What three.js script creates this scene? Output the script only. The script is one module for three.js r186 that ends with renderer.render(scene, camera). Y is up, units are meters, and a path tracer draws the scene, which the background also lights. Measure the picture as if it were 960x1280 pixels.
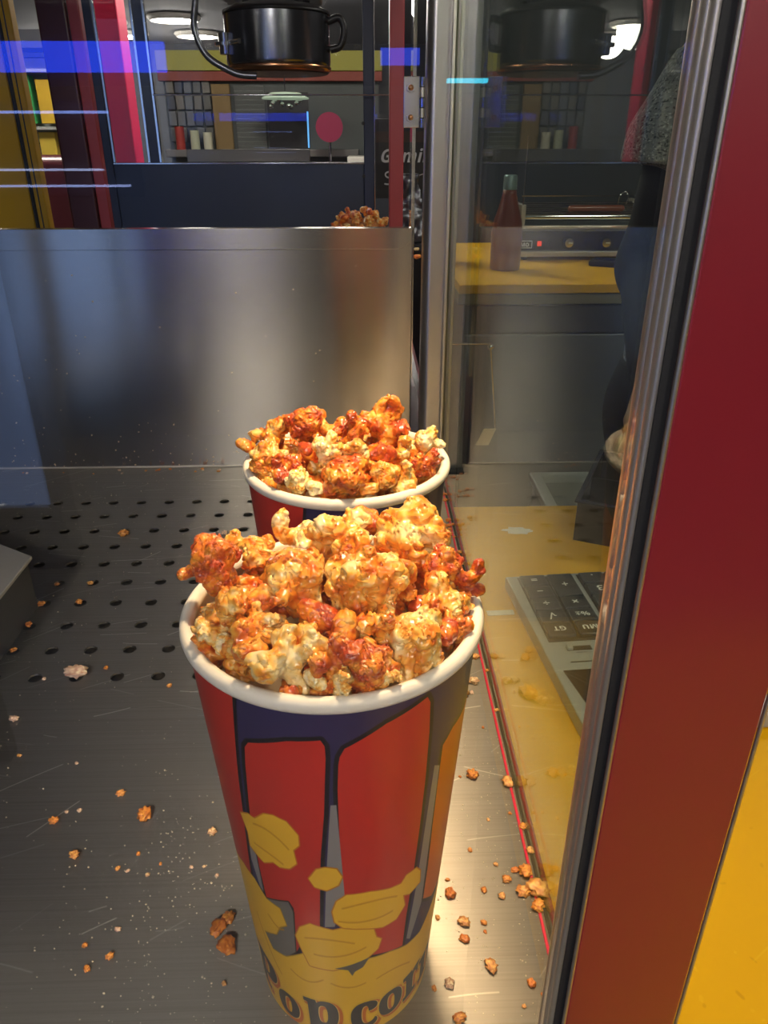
import * as THREE from 'three';
import { RoundedBoxGeometry } from 'three/addons/geometries/RoundedBoxGeometry.js';
import { MarchingCubes } from 'three/addons/objects/MarchingCubes.js';
import { RectAreaLightUniformsLib } from 'three/addons/lights/RectAreaLightUniformsLib.js';
import { mergeGeometries, mergeVertices } from 'three/addons/utils/BufferGeometryUtils.js';
import { createNoise3D, createNoise2D } from 'simplex-noise';

// ---------------------------------------------------------------- camera, light, exposure
const scene = new THREE.Scene();
scene.background = new THREE.Color(0x000000);
const camera = new THREE.PerspectiveCamera(2 * Math.atan(640 / 942.1) * 180 / Math.PI, 960 / 1280, 0.01, 60);
camera.position.set(0, 0.3653, 0);
camera.rotation.order = 'YXZ';
camera.rotation.set(-0.45936, -0.02575, -0.001);
scene.add(camera);
const renderer = new THREE.WebGLRenderer({ antialias: true });
renderer.toneMapping = THREE.LinearToneMapping;
renderer.toneMappingExposure = 1.16;
renderer.shadowMap.enabled = true;
RectAreaLightUniformsLib.init();

const WARM = new THREE.Color().setRGB(1.0, 0.73, 0.43);     // the machine's heat lamps
const COOL = new THREE.Color().setRGB(1.0, 0.95, 0.86);     // the shop's round ceiling lamps
const HEAT_LAMPS = [[0.045, 0.60, -0.34, 0.95], [-0.012, 0.60, -0.72, 0.42]];   // x, y, z, candela
const CEILING_Y = 1.35, FLOOR_Y = -0.95;
const CEILING_LAMPS = [   // x, z, share of the power
  [-1.68, -8.1], [-2.42, -8.4], [-3.2, -9.4], [-2.45, -9.3], [-1.70, -9.3], [-0.4, -6.6],
  [-0.5, 1.3, 2.4], [1.0, 1.6, 2.2], [-1.6, -3.2, 1.7], [1.3, -1.6, .8], [-.15, -3.5, 1.5],
];
const CEILING_POWER = 1.5, BLUE_POWER = 2.5;

// ---------------------------------------------------------------- helpers
let seed = 20240611;
function rnd() { seed |= 0; seed = seed + 0x6D2B79F5 | 0; let t = Math.imul(seed ^ seed >>> 15, 1 | seed); t = t + Math.imul(t ^ t >>> 7, 61 | t) ^ t; return ((t ^ t >>> 14) >>> 0) / 4294967296; }
const rr = (a, b) => a + (b - a) * rnd();
const noise3 = createNoise3D(rnd), noise2 = createNoise2D(rnd);
const V = (x, y, z) => new THREE.Vector3(x, y, z);
const lin = (r, g, b) => new THREE.Color().setRGB(r, g, b);
const used = {};
function numbered(name) { const n = used[name] = (used[name] ?? -1) + 1; return n ? name + '_' + String(n).padStart(3, '0') : name; }
function tag(o, label, category, group, kind) {
  o.userData.label = label; if (category) o.userData.category = category;
  if (group) o.userData.group = group; if (kind) o.userData.kind = kind; return o;
}
function shade(o) { o.castShadow = true; o.receiveShadow = true; return o; }
function part(name, geo, mat, parent, label) {
  const m = shade(new THREE.Mesh(geo, mat)); m.name = name; parent.add(m); if (label) m.userData.label = label; return m;
}
function thing(name, label, category, [x, y, z] = [0, 0, 0], turn = 0, group) {
  const o = new THREE.Group(); o.name = numbered(name); o.position.set(x, y, z); o.rotation.y = turn; scene.add(o);
  return tag(o, label, category, group);
}
function single(name, geo, mat, label, category, [x, y, z] = [0, 0, 0], turn = 0, group) {
  const m = shade(new THREE.Mesh(geo, mat)); m.name = numbered(name); m.position.set(x, y, z); m.rotation.y = turn; scene.add(m);
  return tag(m, label, category, group);
}
function struct(name, geo, mat, label) {
  const m = shade(new THREE.Mesh(geo, mat)); m.name = numbered(name); scene.add(m); m.userData.kind = 'structure'; if (label) m.userData.label = label; return m;
}
function boxUV(g) {   // uv in metres, picked by the facing of each triangle
  const p = g.attributes.position, n = g.attributes.normal, uv = new Float32Array(p.count * 2);
  for (let i = 0; i < p.count; i++) {
    const ax = Math.abs(n.getX(i)), ay = Math.abs(n.getY(i)), az = Math.abs(n.getZ(i));
    const [u, v] = ay >= ax && ay >= az ? [p.getX(i), p.getZ(i)] : ax >= az ? [p.getZ(i), p.getY(i)] : [p.getX(i), p.getY(i)];
    uv[2 * i] = u; uv[2 * i + 1] = v;
  }
  g.setAttribute('uv', new THREE.BufferAttribute(uv, 2)); return g;
}
function bx(x0, x1, y0, y1, z0, z1, r = 0) {   // a box by its limits, edges rounded by r
  const w = x1 - x0, h = y1 - y0, d = z1 - z0;
  const g = r > 0 ? new RoundedBoxGeometry(w, h, d, 2, Math.min(r, w / 2.01, h / 2.01, d / 2.01)) : new THREE.BoxGeometry(w, h, d);
  g.translate((x0 + x1) / 2, (y0 + y1) / 2, (z0 + z1) / 2); return boxUV(g);
}
function cyl(r0, r1, y0, y1, x = 0, z = 0, seg = 24) { const g = new THREE.CylinderGeometry(r1, r0, y1 - y0, seg); g.translate(x, (y0 + y1) / 2, z); return g; }
function rod(a, b, r, seg = 10) {
  const d = b.clone().sub(a), g = new THREE.CylinderGeometry(r, r, d.length(), seg);
  g.applyQuaternion(new THREE.Quaternion().setFromUnitVectors(V(0, 1, 0), d.clone().normalize())); const m = a.clone().add(b).multiplyScalar(.5); g.translate(m.x, m.y, m.z); return g;
}
function tube(pts, r, seg = 40, rs = 10, closed = false) { return new THREE.TubeGeometry(new THREE.CatmullRomCurve3(pts, closed), seg, r, rs, closed); }
function merge(...gs) { return mergeGeometries(gs.map((g) => { const h = g.index ? g.toNonIndexed() : g; for (const k of Object.keys(h.attributes)) if (!['position', 'normal', 'uv'].includes(k)) h.deleteAttribute(k); return h; })); }
// distance field -> mesh on a grid of n cells a side over the box lo..hi
function fieldMesh(fn, lo, hi, n, smooth = true) {
  const mc = new MarchingCubes(n, undefined, false, false, 120000); mc.isolation = 0;
  const s = [hi.x - lo.x, hi.y - lo.y, hi.z - lo.z], h = n / 2;
  for (let k = 0; k < n; k++) for (let j = 0; j < n; j++) for (let i = 0; i < n; i++) {
    const x = lo.x + s[0] * (((i - h) / h) + 1) / 2, y = lo.y + s[1] * (((j - h) / h) + 1) / 2, z = lo.z + s[2] * (((k - h) / h) + 1) / 2;
    mc.field[i + j * n + k * n * n] = -fn(x, y, z);
  }
  mc.update();
  const c = mc.count, pos = new Float32Array(c * 3);
  for (let i = 0; i < c; i++) {
    pos[3 * i] = lo.x + s[0] * (mc.positionArray[3 * i] + 1) / 2; pos[3 * i + 1] = lo.y + s[1] * (mc.positionArray[3 * i + 1] + 1) / 2; pos[3 * i + 2] = lo.z + s[2] * (mc.positionArray[3 * i + 2] + 1) / 2;
  }
  let g = new THREE.BufferGeometry(); g.setAttribute('position', new THREE.BufferAttribute(pos, 3));
  g = mergeVertices(g, Math.min(...s) / n * .02); g.computeVertexNormals(); return g;
}
const smin = (a, b, k) => { const h = Math.max(k - Math.abs(a - b), 0) / k; return Math.min(a, b) - h * h * k * .25; };
function capsule(px, py, pz, a, b, ra, rb) {
  const bxx = b[0] - a[0], by = b[1] - a[1], bz = b[2] - a[2], qx = px - a[0], qy = py - a[1], qz = pz - a[2];
  const t = Math.min(1, Math.max(0, (qx * bxx + qy * by + qz * bz) / (bxx * bxx + by * by + bz * bz + 1e-12)));
  return Math.hypot(qx - t * bxx, qy - t * by, qz - t * bz) - (ra + (rb - ra) * t);
}
function canvas(w, h) { const c = document.createElement('canvas'); c.width = w; c.height = h; return [c, c.getContext('2d')]; }
function texture(c, srgb = true, rep) {
  const t = new THREE.CanvasTexture(c); if (srgb) t.colorSpace = THREE.SRGBColorSpace; t.wrapS = t.wrapT = THREE.RepeatWrapping; if (rep) t.repeat.set(...rep); t.anisotropy = 8; return t;
}

// ---------------------------------------------------------------- materials
// brushed steel: fine lines along u, worn patches and random scratches
function brushed(size, lines, scratches, tone, grain = 1, mark = 1) {
  const [c, g] = canvas(size, size); g.fillStyle = `rgb(${tone},${tone},${tone})`; g.fillRect(0, 0, size, size);
  for (let i = 0; i < lines; i++) {
    const v = rnd() < .5 ? 255 : 0; g.fillStyle = `rgba(${v},${v},${v},${rr(.02, .09) * grain})`;
    g.fillRect(rr(-size * .3, size), rr(0, size), rr(size * .05, size * .6), 1);
  }
  for (let i = 0; i < scratches; i++) {
    const x = rr(0, size), y = rr(0, size), a = rr(-.9, .35), l = rr(10, 120) * (rnd() < .1 ? 3 : 1);
    g.strokeStyle = `rgba(255,255,255,${Math.min(1, rr(.12, .55) * mark)})`; g.lineWidth = rr(.5, 1.3) * mark; g.beginPath(); g.moveTo(x, y);
    g.quadraticCurveTo(x + Math.cos(a) * l * .5 + rr(-3, 3), y + Math.sin(a) * l * .5 + rr(-3, 3), x + Math.cos(a) * l, y + Math.sin(a) * l); g.stroke();
  }
  return c;
}
const steelScuffed = brushed(2048, 9000, 520, 160, .45, 1.6);
const steelLines = brushed(1024, 9000, 60, 128), steelWorn = brushed(2048, 14000, 420, 120);
function steel(o) { return new THREE.MeshPhysicalMaterial({ metalness: 1, color: lin(.56, .54, .51), roughness: .34, anisotropy: .75, anisotropyRotation: Math.PI / 2, ...o }); }
const M = {
  floorSteel: steel({ color: lin(.92, .85, .73), map: texture(steelScuffed, true, [1 / .8, 1 / .8]), roughness: .42, anisotropy: .92, bumpMap: texture(steelWorn, false, [1 / .8, 1 / .8]), bumpScale: .00012 }),
  panelSteel: steel({ color: lin(.50, .475, .44), roughness: .19, anisotropy: .97, bumpMap: texture(steelLines, false, [2, 2]), bumpScale: .00003 }),
  postSteel: steel({ color: lin(.60, .58, .56), roughness: .34, anisotropy: .3, bumpMap: texture(steelLines, false, [3, 3]), bumpScale: .00002 }),
  trimSteel: new THREE.MeshStandardMaterial({ metalness: 1, color: lin(.66, .62, .55), roughness: .42 }),
  ribSteel: new THREE.MeshStandardMaterial({ metalness: .85, color: lin(.64, .58, .48), roughness: .38 }),
  chrome: new THREE.MeshStandardMaterial({ metalness: 1, color: lin(.75, .75, .76), roughness: .12 }),
  darkSteel: new THREE.MeshStandardMaterial({ metalness: 1, color: lin(.055, .065, .09), roughness: .38 }),
  innerSteel: new THREE.MeshStandardMaterial({ metalness: 1, color: lin(.22, .21, .20), roughness: .5 }),
  sideGlass: new THREE.MeshPhysicalMaterial({ color: lin(.89, .94, .86), transmission: 1, roughness: 0, thickness: 0, ior: 1.52, metalness: 0, specularIntensity: .55 }),
  rearGlass: new THREE.MeshPhysicalMaterial({ color: 0xffffff, transmission: 1, roughness: 0, thickness: 0, ior: 1.52, metalness: 0, specularIntensity: .4 }),
  glass: new THREE.MeshPhysicalMaterial({ color: 0xffffff, transmission: 1, roughness: 0, thickness: 0, ior: 1.52, metalness: 0 }),
  black: new THREE.MeshStandardMaterial({ color: lin(.012, .012, .014), roughness: .45 }),
  rubber: new THREE.MeshStandardMaterial({ color: lin(.01, .01, .012), roughness: .7 }),
  redPaint: new THREE.MeshPhysicalMaterial({ color: lin(.235, .010, .020), roughness: .38, clearcoat: .7, clearcoatRoughness: .16 }),
  maroon: new THREE.MeshPhysicalMaterial({ color: lin(.09, .010, .014), roughness: .4, clearcoat: .5, clearcoatRoughness: .2 }),
  redPost: new THREE.MeshPhysicalMaterial({ color: lin(.48, .045, .05), roughness: .4, clearcoat: .5, clearcoatRoughness: .2 }),
  pinkPost: new THREE.MeshStandardMaterial({ color: lin(.85, .02, .10), roughness: .4 }),
  yellowPost: new THREE.MeshStandardMaterial({ color: lin(.80, .47, .015), roughness: .45 }),
  bluePost: new THREE.MeshStandardMaterial({ color: lin(.012, .024, .075), roughness: .4 }),
  magenta: new THREE.MeshStandardMaterial({ color: lin(.62, .004, .06), roughness: .35 }),
  white: new THREE.MeshStandardMaterial({ color: lin(.78, .74, .66), roughness: .6 }),
  rimPaper: new THREE.MeshPhysicalMaterial({ color: lin(.84, .79, .68), roughness: .5, clearcoat: .25, clearcoatRoughness: .4 }),
  inPaper: new THREE.MeshStandardMaterial({ color: lin(.82, .68, .50), roughness: .65 }),
  copper: new THREE.MeshStandardMaterial({ metalness: 1, color: lin(.72, .36, .18), roughness: .25 }),
  wallDark: new THREE.MeshStandardMaterial({ color: lin(.06, .062, .07), roughness: .8 }),
  ceiling: new THREE.MeshStandardMaterial({ color: lin(.22, .22, .24), roughness: .9 }),
  tiles: new THREE.MeshStandardMaterial({ color: lin(.10, .095, .09), roughness: .5 }),
  cabinet: new THREE.MeshStandardMaterial({ color: lin(.13, .14, .165), roughness: .5, metalness: .1 }),
  cabinetDark: new THREE.MeshStandardMaterial({ color: lin(.05, .053, .065), roughness: .55 }),
};
const SKIN = new THREE.MeshPhysicalMaterial({ color: lin(.62, .36, .23), roughness: .55 });
// popcorn: the glaze is in the vertex colours, the shine in a clear coat
M.popcorn = new THREE.MeshPhysicalMaterial({ vertexColors: true, roughness: .38, clearcoat: 1, clearcoatRoughness: .10, ior: 1.5 });
M.crumb = new THREE.MeshPhysicalMaterial({ vertexColors: true, roughness: .55, clearcoat: .25, clearcoatRoughness: .3 });
// yellow laminate with small scuffs
{
  const [c, g] = canvas(1024, 1024); g.fillStyle = 'rgb(226,170,0)'; g.fillRect(0, 0, 1024, 1024);
  for (let i = 0; i < 900; i++) { g.fillStyle = rnd() < .5 ? `rgba(255,220,90,${rr(.05, .25)})` : `rgba(140,90,0,${rr(.04, .2)})`; g.beginPath(); g.ellipse(rr(0, 1024), rr(0, 1024), rr(1, 5), rr(.6, 2.4), rr(0, 3), 0, 7); g.fill(); }
  for (let i = 0; i < 90; i++) { g.strokeStyle = `rgba(255,226,120,${rr(.1, .35)})`; g.lineWidth = rr(.6, 1.6); const x = rr(0, 1024), y = rr(0, 1024), a = rr(0, 6.3), l = rr(8, 60); g.beginPath(); g.moveTo(x, y); g.lineTo(x + Math.cos(a) * l, y + Math.sin(a) * l); g.stroke(); }
  M.laminate = new THREE.MeshPhysicalMaterial({ map: texture(c, true, [1 / .6, 1 / .6]), roughness: .6, specularIntensity: .4 });
}

// ---------------------------------------------------------------- the shop: floor, ceiling, walls
const RX0 = -4.2, RX1 = 3.6, RZ0 = -10.4, RZ1 = 3.2, T = .12;
struct('floor', bx(RX0 - T, RX1 + T, FLOOR_Y - T, FLOOR_Y, RZ0 - T, RZ1 + T), M.tiles, 'dark shop floor behind the counters');
struct('ceiling', bx(RX0 - T, RX1 + T, CEILING_Y + .02, CEILING_Y + T, RZ0 - T, RZ1 + T), M.ceiling, 'grey shop ceiling with round lamps');
struct('wall_back', bx(RX0 - T, RX1 + T, FLOOR_Y, CEILING_Y + .02, RZ0 - T, RZ0), M.wallDark, 'dark far wall of the shop');
struct('wall_front', bx(RX0 - T, RX1 + T, FLOOR_Y, CEILING_Y + .02, RZ1, RZ1 + T), M.wallDark, 'wall behind the photographer');
struct('wall_left', bx(RX0 - T, RX0, FLOOR_Y, CEILING_Y + .02, RZ0, RZ1), M.wallDark, 'dark left wall of the shop');
struct('wall_right', bx(RX1, RX1 + T, FLOOR_Y, CEILING_Y + .02, RZ0, RZ1), M.wallDark, 'dark right wall of the shop');
struct('wall_partition', bx(.36, RX1, FLOOR_Y, CEILING_Y + .02, -3.75, -3.62), new THREE.MeshStandardMaterial({ color: lin(.035, .045, .06), roughness: .6 }), 'dark partition behind the roller grill');

// round ceiling lamps: a bowl with a glowing diffuser and its own light just below
{
  const bowl = new THREE.LatheGeometry([[.0, .018], [.19, .018], [.235, .012], [.24, -.004], [.215, -.03], [.205, -.03], [.20, -.006]].map(([a, b]) => new THREE.Vector2(a, b)), 36);
  const disc = new THREE.CylinderGeometry(.198, .19, .012, 36);
  const mGlow = new THREE.MeshStandardMaterial({ color: 0xffffff, emissive: lin(1, .95, .84), emissiveIntensity: 7, roughness: .6 });
  const mCore = new THREE.MeshStandardMaterial({ color: 0xffffff, emissive: lin(1, .97, .88), emissiveIntensity: 22, roughness: .6 });
  const words = ['brightest round ceiling lamp seen left of the kettle', 'round ceiling lamp above the pink column', 'farthest left round ceiling lamp beyond the maroon column', 'faint round ceiling lamp behind the bright one, left', 'faint round ceiling lamp just behind the kettle hose', 'round ceiling lamp hidden above the kettle', 'round ceiling lamp behind the photographer, left', 'round ceiling lamp behind the photographer, right', 'round ceiling lamp over the left aisle', 'round ceiling lamp over the worker', 'round ceiling lamp in front of the goods kiosk'];
  CEILING_LAMPS.forEach(([x, z, share = 1], i) => {
    const t = thing('ceiling_lamp', words[i], 'lamp', [x, CEILING_Y, z], 0, 'round ceiling lamps');
    part('bowl', bowl, M.white, t);
    const d = part('diffuser', disc, mGlow, t); d.position.y = -.008;
    const c = part('bulb_cluster', new THREE.CylinderGeometry(.09, .08, .01, 24), mCore, t); c.position.y = -.02;
    const l = new THREE.PointLight(COOL, CEILING_POWER * share, 0, 2); l.position.set(0, -.06, 0); l.castShadow = true; l.shadow.radius = 8; t.add(l);
  });
}
// blue light frame behind the photographer: the front pane mirrors it as a blue band and thin streaks
{
  const t = thing('blue_light_frame', 'black frame with a blue light bar and thin tubes behind the photographer', 'sign', [0, FLOOR_Y, 1.0]);
  for (const x of [-.86, .24]) part('upright', bx(x - .015, x + .015, 0, 1.62, .01, .05, .003), M.black, t);
  part('crossbar', bx(-.86, .24, 1.39, 1.50, .012, .04, .003), M.black, t);
  const bar = (x0, x1, y0, y1, c, k, cd) => {
    part('light_bar', bx(x0, x1, y0, y1, -.004, .012), new THREE.MeshStandardMaterial({ color: lin(.02, .04, .1), emissive: c, emissiveIntensity: k, roughness: .4 }), t);
    const l = new THREE.RectAreaLight(c, cd, x1 - x0, y1 - y0); l.position.set((x0 + x1) / 2, (y0 + y1) / 2, -.008); t.add(l);
  };
  bar(-.80, -.30, 1.408, 1.448, lin(.012, .06, 1), 5.5, BLUE_POWER * .2); bar(.03, .09, 1.418, 1.44, lin(.03, .08, 1), 4, BLUE_POWER * .2);
  bar(.134, .197, 1.394, 1.400, lin(.05, .75, 1), 7, .3);
  bar(-.62, -.40, 1.352, 1.3555, lin(.25, .38, 1), 5, .3); bar(-.62, -.42, 1.270, 1.273, lin(.5, .6, 1), 4, .3); bar(-.62, -.38, 1.246, 1.249, lin(.4, .5, 1), 4, .3);
  part('backing', bx(-.66, -.36, 1.23, 1.37, .012, .03, .003), M.black, t); part('backing', bx(.12, .24, 1.38, 1.41, .012, .03, .003), M.black, t);
}
// pale blue light box on the left behind the photographer: its streaks show in the steel divider
{
  const t = thing('light_box', 'tall pale blue light box behind the photographer', 'sign', [-1.36, FLOOR_Y, 1.9]);
  part('housing', bx(-.36, .36, 0, 2.1, 0, .12, .01), M.black, t);
  part('screen', bx(-.33, .33, .25, 2.0, -.008, .0), new THREE.MeshStandardMaterial({ color: lin(.2, .3, .5), emissive: lin(.22, .36, .75), emissiveIntensity: .45, roughness: .4 }), t);
  const l = new THREE.RectAreaLight(lin(.22, .36, .75), .3, .66, 1.75); l.position.set(0, 1.12, -.02); t.add(l);
}

// ---------------------------------------------------------------- the popcorn machine
const GX = .0927, TOP = .95;          // plane of the side pane, underside of the roof
const machine = thing('popcorn_machine', 'glass sided popcorn machine with steel floor, divider panel and red corner post', 'popcorn machine');
{
  // perforated floor plate
  const s = new THREE.Shape([[-.62, .15], [GX - .0012, .15], [GX - .0012, .871], [-.62, .871]].map(([a, b]) => new THREE.Vector2(a, b)));
  for (let i = 0; i < 10; i++) for (let k = -7; k < 13; k++) {
    const p = new THREE.Path(); p.absarc(-.376 + k * .0309, .77 - i * .0342, .0052, 0, Math.PI * 2); s.holes.push(p);
  }
  const g = new THREE.ExtrudeGeometry(s, { depth: .0016, bevelEnabled: false, curveSegments: 14 }); g.rotateX(-Math.PI / 2); g.translate(0, -.0016, 0);
  part('floor_plate', g, M.floorSteel, machine, 'brushed steel floor plate with punched holes');
  part('front_lip', bx(-.62, GX - .0012, -.02, .0004, -.166, -.148, .002), M.floorSteel, machine, 'folded steel lip at the front of the floor');
  // crumb pan under the holes
  part('crumb_pan', merge(bx(-.61, GX - .004, -.036, -.034, -.86, -.17), bx(-.612, -.61, -.036, -.0017, -.86, -.17)), M.innerSteel, machine, 'dark pan under the punched holes');
  part('base_cabinet', merge(bx(-.65, GX + .004, FLOOR_Y, -.04, -1.95, -.15), bx(-.65, -.615, -.04, .0, -1.95, -.15), bx(GX - .001, GX + .004, -.04, -.001, -1.95, -.15), bx(-.62, GX, -.04, 0, -.166, -.15)), M.redPaint, machine, 'red base cabinet');
  // divider panel with a folded hem along its top
  const dv = part('divider_panel', bx(-.62, .0547, 0.0005, .2785, -.889, -.8712, .0016), M.panelSteel, machine, 'brushed steel divider panel');
  const hs = new THREE.Shape(); hs.moveTo(-.62, .2575); hs.lineTo(.034, .2575); hs.quadraticCurveTo(.050, .2575, .0522, .2700); hs.lineTo(.0540, .2785); hs.lineTo(-.62, .2785); hs.closePath();
  const hg = new THREE.ExtrudeGeometry(hs, { depth: .0011, bevelEnabled: true, bevelSize: .0004, bevelThickness: .0004, bevelSegments: 2, curveSegments: 10 }); hg.translate(0, 0, -.8709);
  part('folded_hem', hg, M.panelSteel, dv);
  part('foot_weld', bx(-.62, .0547, 0, .0022, -.8712, -.8695, .0008), M.trimSteel, dv);
  // rear corner post and the channel that holds the side pane
  const rp = part('rear_post', bx(.0645, .0985, -.001, TOP, -.885, -.848, .009), M.postSteel, machine, 'brushed aluminium corner post');
  part('glass_channel', merge(bx(.0868, .0912, 0, TOP, -.849, -.839, .0012), bx(.0942, .0985, 0, TOP, -.849, -.839, .0012)), M.trimSteel, rp);
  part('post_foot', bx(.0635, .0995, 0, .004, -.886, -.838, .001), M.rubber, rp);
  // side pane
  part('side_pane', bx(GX - .0014, GX + .0014, .0012, TOP, -.845, -.176), M.sideGlass, machine, 'clear glass pane between machine floor and yellow counter');
  part('pane_gasket', merge(bx(GX - .0022, GX - .0016, 0, .0012, -.84, -.18), bx(GX - .0016, GX + .0016, -.0008, .001, -.84, -.18)), M.rubber, machine, 'thin dark seal under the side pane');
  part('red_strip', bx(.0876, .0892, -.0002, .0009, -.838, -.185, .0003), M.magenta, machine, 'magenta sealing strip along the side pane');
  // front corner post: ridged aluminium inner edge, dark gap, red face between bright beads
  const fp = part('front_post', bx(.0672, .1135, -.03, TOP, -.182, -.168, .001), M.postSteel, machine, 'front corner post of ribbed aluminium and red panel');
  for (const z of [-.1685, -.1730, -.1775]) part('rib', (() => { const g = new THREE.CylinderGeometry(.0017, .0017, TOP + .03, 12); g.translate(.0676, TOP / 2 - .015, z); return g; })(), M.ribSteel, fp);
  part('gap_seal', bx(.0676, .0704, -.03, TOP, -.1685, -.1662), M.rubber, fp, 'black rubber seal');
  part('red_face', bx(.0712, .1122, -.03, TOP, -.170, -.1645, .0008), M.redPaint, fp, 'glossy red face panel');
  for (const x of [.0707, .1130]) part('bead', (() => { const g = new THREE.CylinderGeometry(.0007, .0007, TOP + .03, 10); g.translate(x, TOP / 2 - .015, -.1648); return g; })(), M.trimSteel, fp);
  // front pane and roof
  part('front_pane', bx(-.62, .0655, .012, TOP, -.1745, -.1715), M.glass, machine, 'clear front pane');
  part('left_pane', bx(-.628, -.622, .0, TOP, -.845, -.176), M.glass, machine, 'clear left pane');
  part('left_front_post', bx(-.65, -.622, -.03, TOP, -.19, -.16, .004), M.postSteel, machine);
  part('left_rear_post', bx(-.65, -.62, -.001, TOP, -.885, -.85, .006), M.postSteel, machine);
  const roof = part('roof', bx(-.66, .13, TOP, TOP + .12, -1.95, -.15, .006), M.redPaint, machine, 'red roof of the machine');
  part('lamp_tray', bx(-.60, .085, TOP - .012, TOP, -.84, -.19, .002), M.innerSteel, roof, 'dull steel tray under the roof');
  // heat lamps under the roof
  HEAT_LAMPS.forEach(([x, y, z, cd], i) => {
    const lp = new THREE.Group(); lp.name = 'heat_lamp'; lp.position.set(x, y, z); machine.add(lp);
    part('bulb', new THREE.SphereGeometry(.020, 20, 14), new THREE.MeshStandardMaterial({ color: 0xffffff, emissive: WARM, emissiveIntensity: 14, roughness: .4 }), lp);
    part('shade', new THREE.LatheGeometry([[.0145, .045], [.024, .036], [i ? .031 : .039, -.082], [i ? .0322 : .0402, -.082], [.0255, .038], [.0145, .047]].map(([a, b]) => new THREE.Vector2(a, b)), 36), M.innerSteel, lp, 'steel lamp shade'); part('socket', cyl(.014, .012, .018, .06), M.white, lp); part('stem', cyl(.005, .005, .06, TOP - y - .012, 0, 0, 12), M.chrome, lp);
    const l = new THREE.PointLight(WARM, cd, 0, 2); l.castShadow = true; l.shadow.radius = 1.2; lp.add(l);
  });
  // hinge on the rear post with two bolts
  const hn = part('hinge', merge(bx(.042, .0585, .3757, .4214, -.8625, -.860, .0006)), M.chrome, machine, 'bright steel hinge with two bolts');
  for (const y of [.4111, .3849]) {
    const b = cyl(.0048, .0045, 0, .0045, 0, 0, 6); b.rotateX(Math.PI / 2); b.translate(.0493, y, -.8600); part('bolt', b, M.chrome, hn);
    const n = new THREE.SphereGeometry(.0028, 12, 8); n.translate(.0493, y, -.8555); part('bolt_tip', n, M.copper, hn);
  }
  for (let i = 0; i < 5; i++) part('knuckle', cyl(.0027, .0027, .3757 + i * .00915, .3757 + i * .00915 + .0082, .0608, -.8590, 14), i % 2 ? M.trimSteel : M.chrome, hn);

  // rear chamber
  part('hopper_floor', bx(-.57, .05, .10, .104, -1.9, -.895), M.innerSteel, machine);
  const rd = part('rear_panel', bx(-.565, .004, .0, .3148, -1.906, -1.9, .001), M.darkSteel, machine, 'dark blue steel panel at the back of the kettle chamber');
  part('panel_edge', bx(-.565, .03, .3140, .3180, -1.907, -1.897, .001), M.chrome, rd, 'bright top edge');
  part('rear_pane', bx(-.56, .06, .318, TOP, -1.904, -1.901), M.rearGlass, machine, 'glass at the back of the kettle chamber');
  part('rear_pane_bead', bx(-.5640, -.5585, .318, TOP, -1.903, -1.898, .001), M.chrome, machine);
  for (const x of [-.4800, -.4545]) part('chrome_upright', bx(x - .003, x + .003, .318, TOP, -1.898, -1.888, .001), M.chrome, machine);
  part('upright_web', bx(-.477, -.4575, .318, TOP, -1.897, -1.892), M.darkSteel, machine);
  part('blue_upright', bx(.004, .0272, .0, TOP, -1.91, -1.89, .002), M.bluePost, machine, 'dark blue upright');
  part('blue_upright_bead', bx(.0272, .0295, .0, TOP, -1.90, -1.886, .0005), M.chrome, machine);
  for (const y of [.2895, .397]) { const b = cyl(.004, .004, 0, .004, 0, 0, 10); b.rotateX(Math.PI / 2); b.translate(.003, y, -1.889); part('upright_bolt', b, M.black, machine); }
  part('red_upright', bx(.0615, .0937, .0, TOP, -1.93, -1.89, .003), M.redPost, machine, 'narrow red upright');
  part('maroon_upright', bx(-.700, -.634, FLOOR_Y, TOP + .1, -2.04, -1.952, .006), M.maroon, machine, 'wide dark maroon upright');
  part('maroon_inset', bx(-.632, -.606, FLOOR_Y, TOP + .1, -2.0, -1.952, .003), M.redPost, machine, 'red brown strip beside the maroon upright'); part('dark_upright', bx(-.584, -.566, .0, TOP, -1.93, -1.9, .002), M.bluePost, machine, 'dark blue upright at the left of the rear glass');
  part('door_pane', bx(.0535, .0565, .106, TOP, -.935, -.892), M.glass, machine, 'hinged glass door of the kettle chamber');
  part('door_pane_edge', bx(.0532, .0568, .106, TOP, -.892, -.8905), M.chrome, machine);
  // thin rail across the kettle chamber
  part('rail', rod(V(-.45, .4515, -1.87), V(.06, .4515, -1.87), .0016), M.chrome, machine);
  part('ledge', bx(-.40, -.12, .318, .345, -1.93, -1.912, .002), M.innerSteel, machine, 'steel ledge');
}
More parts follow.
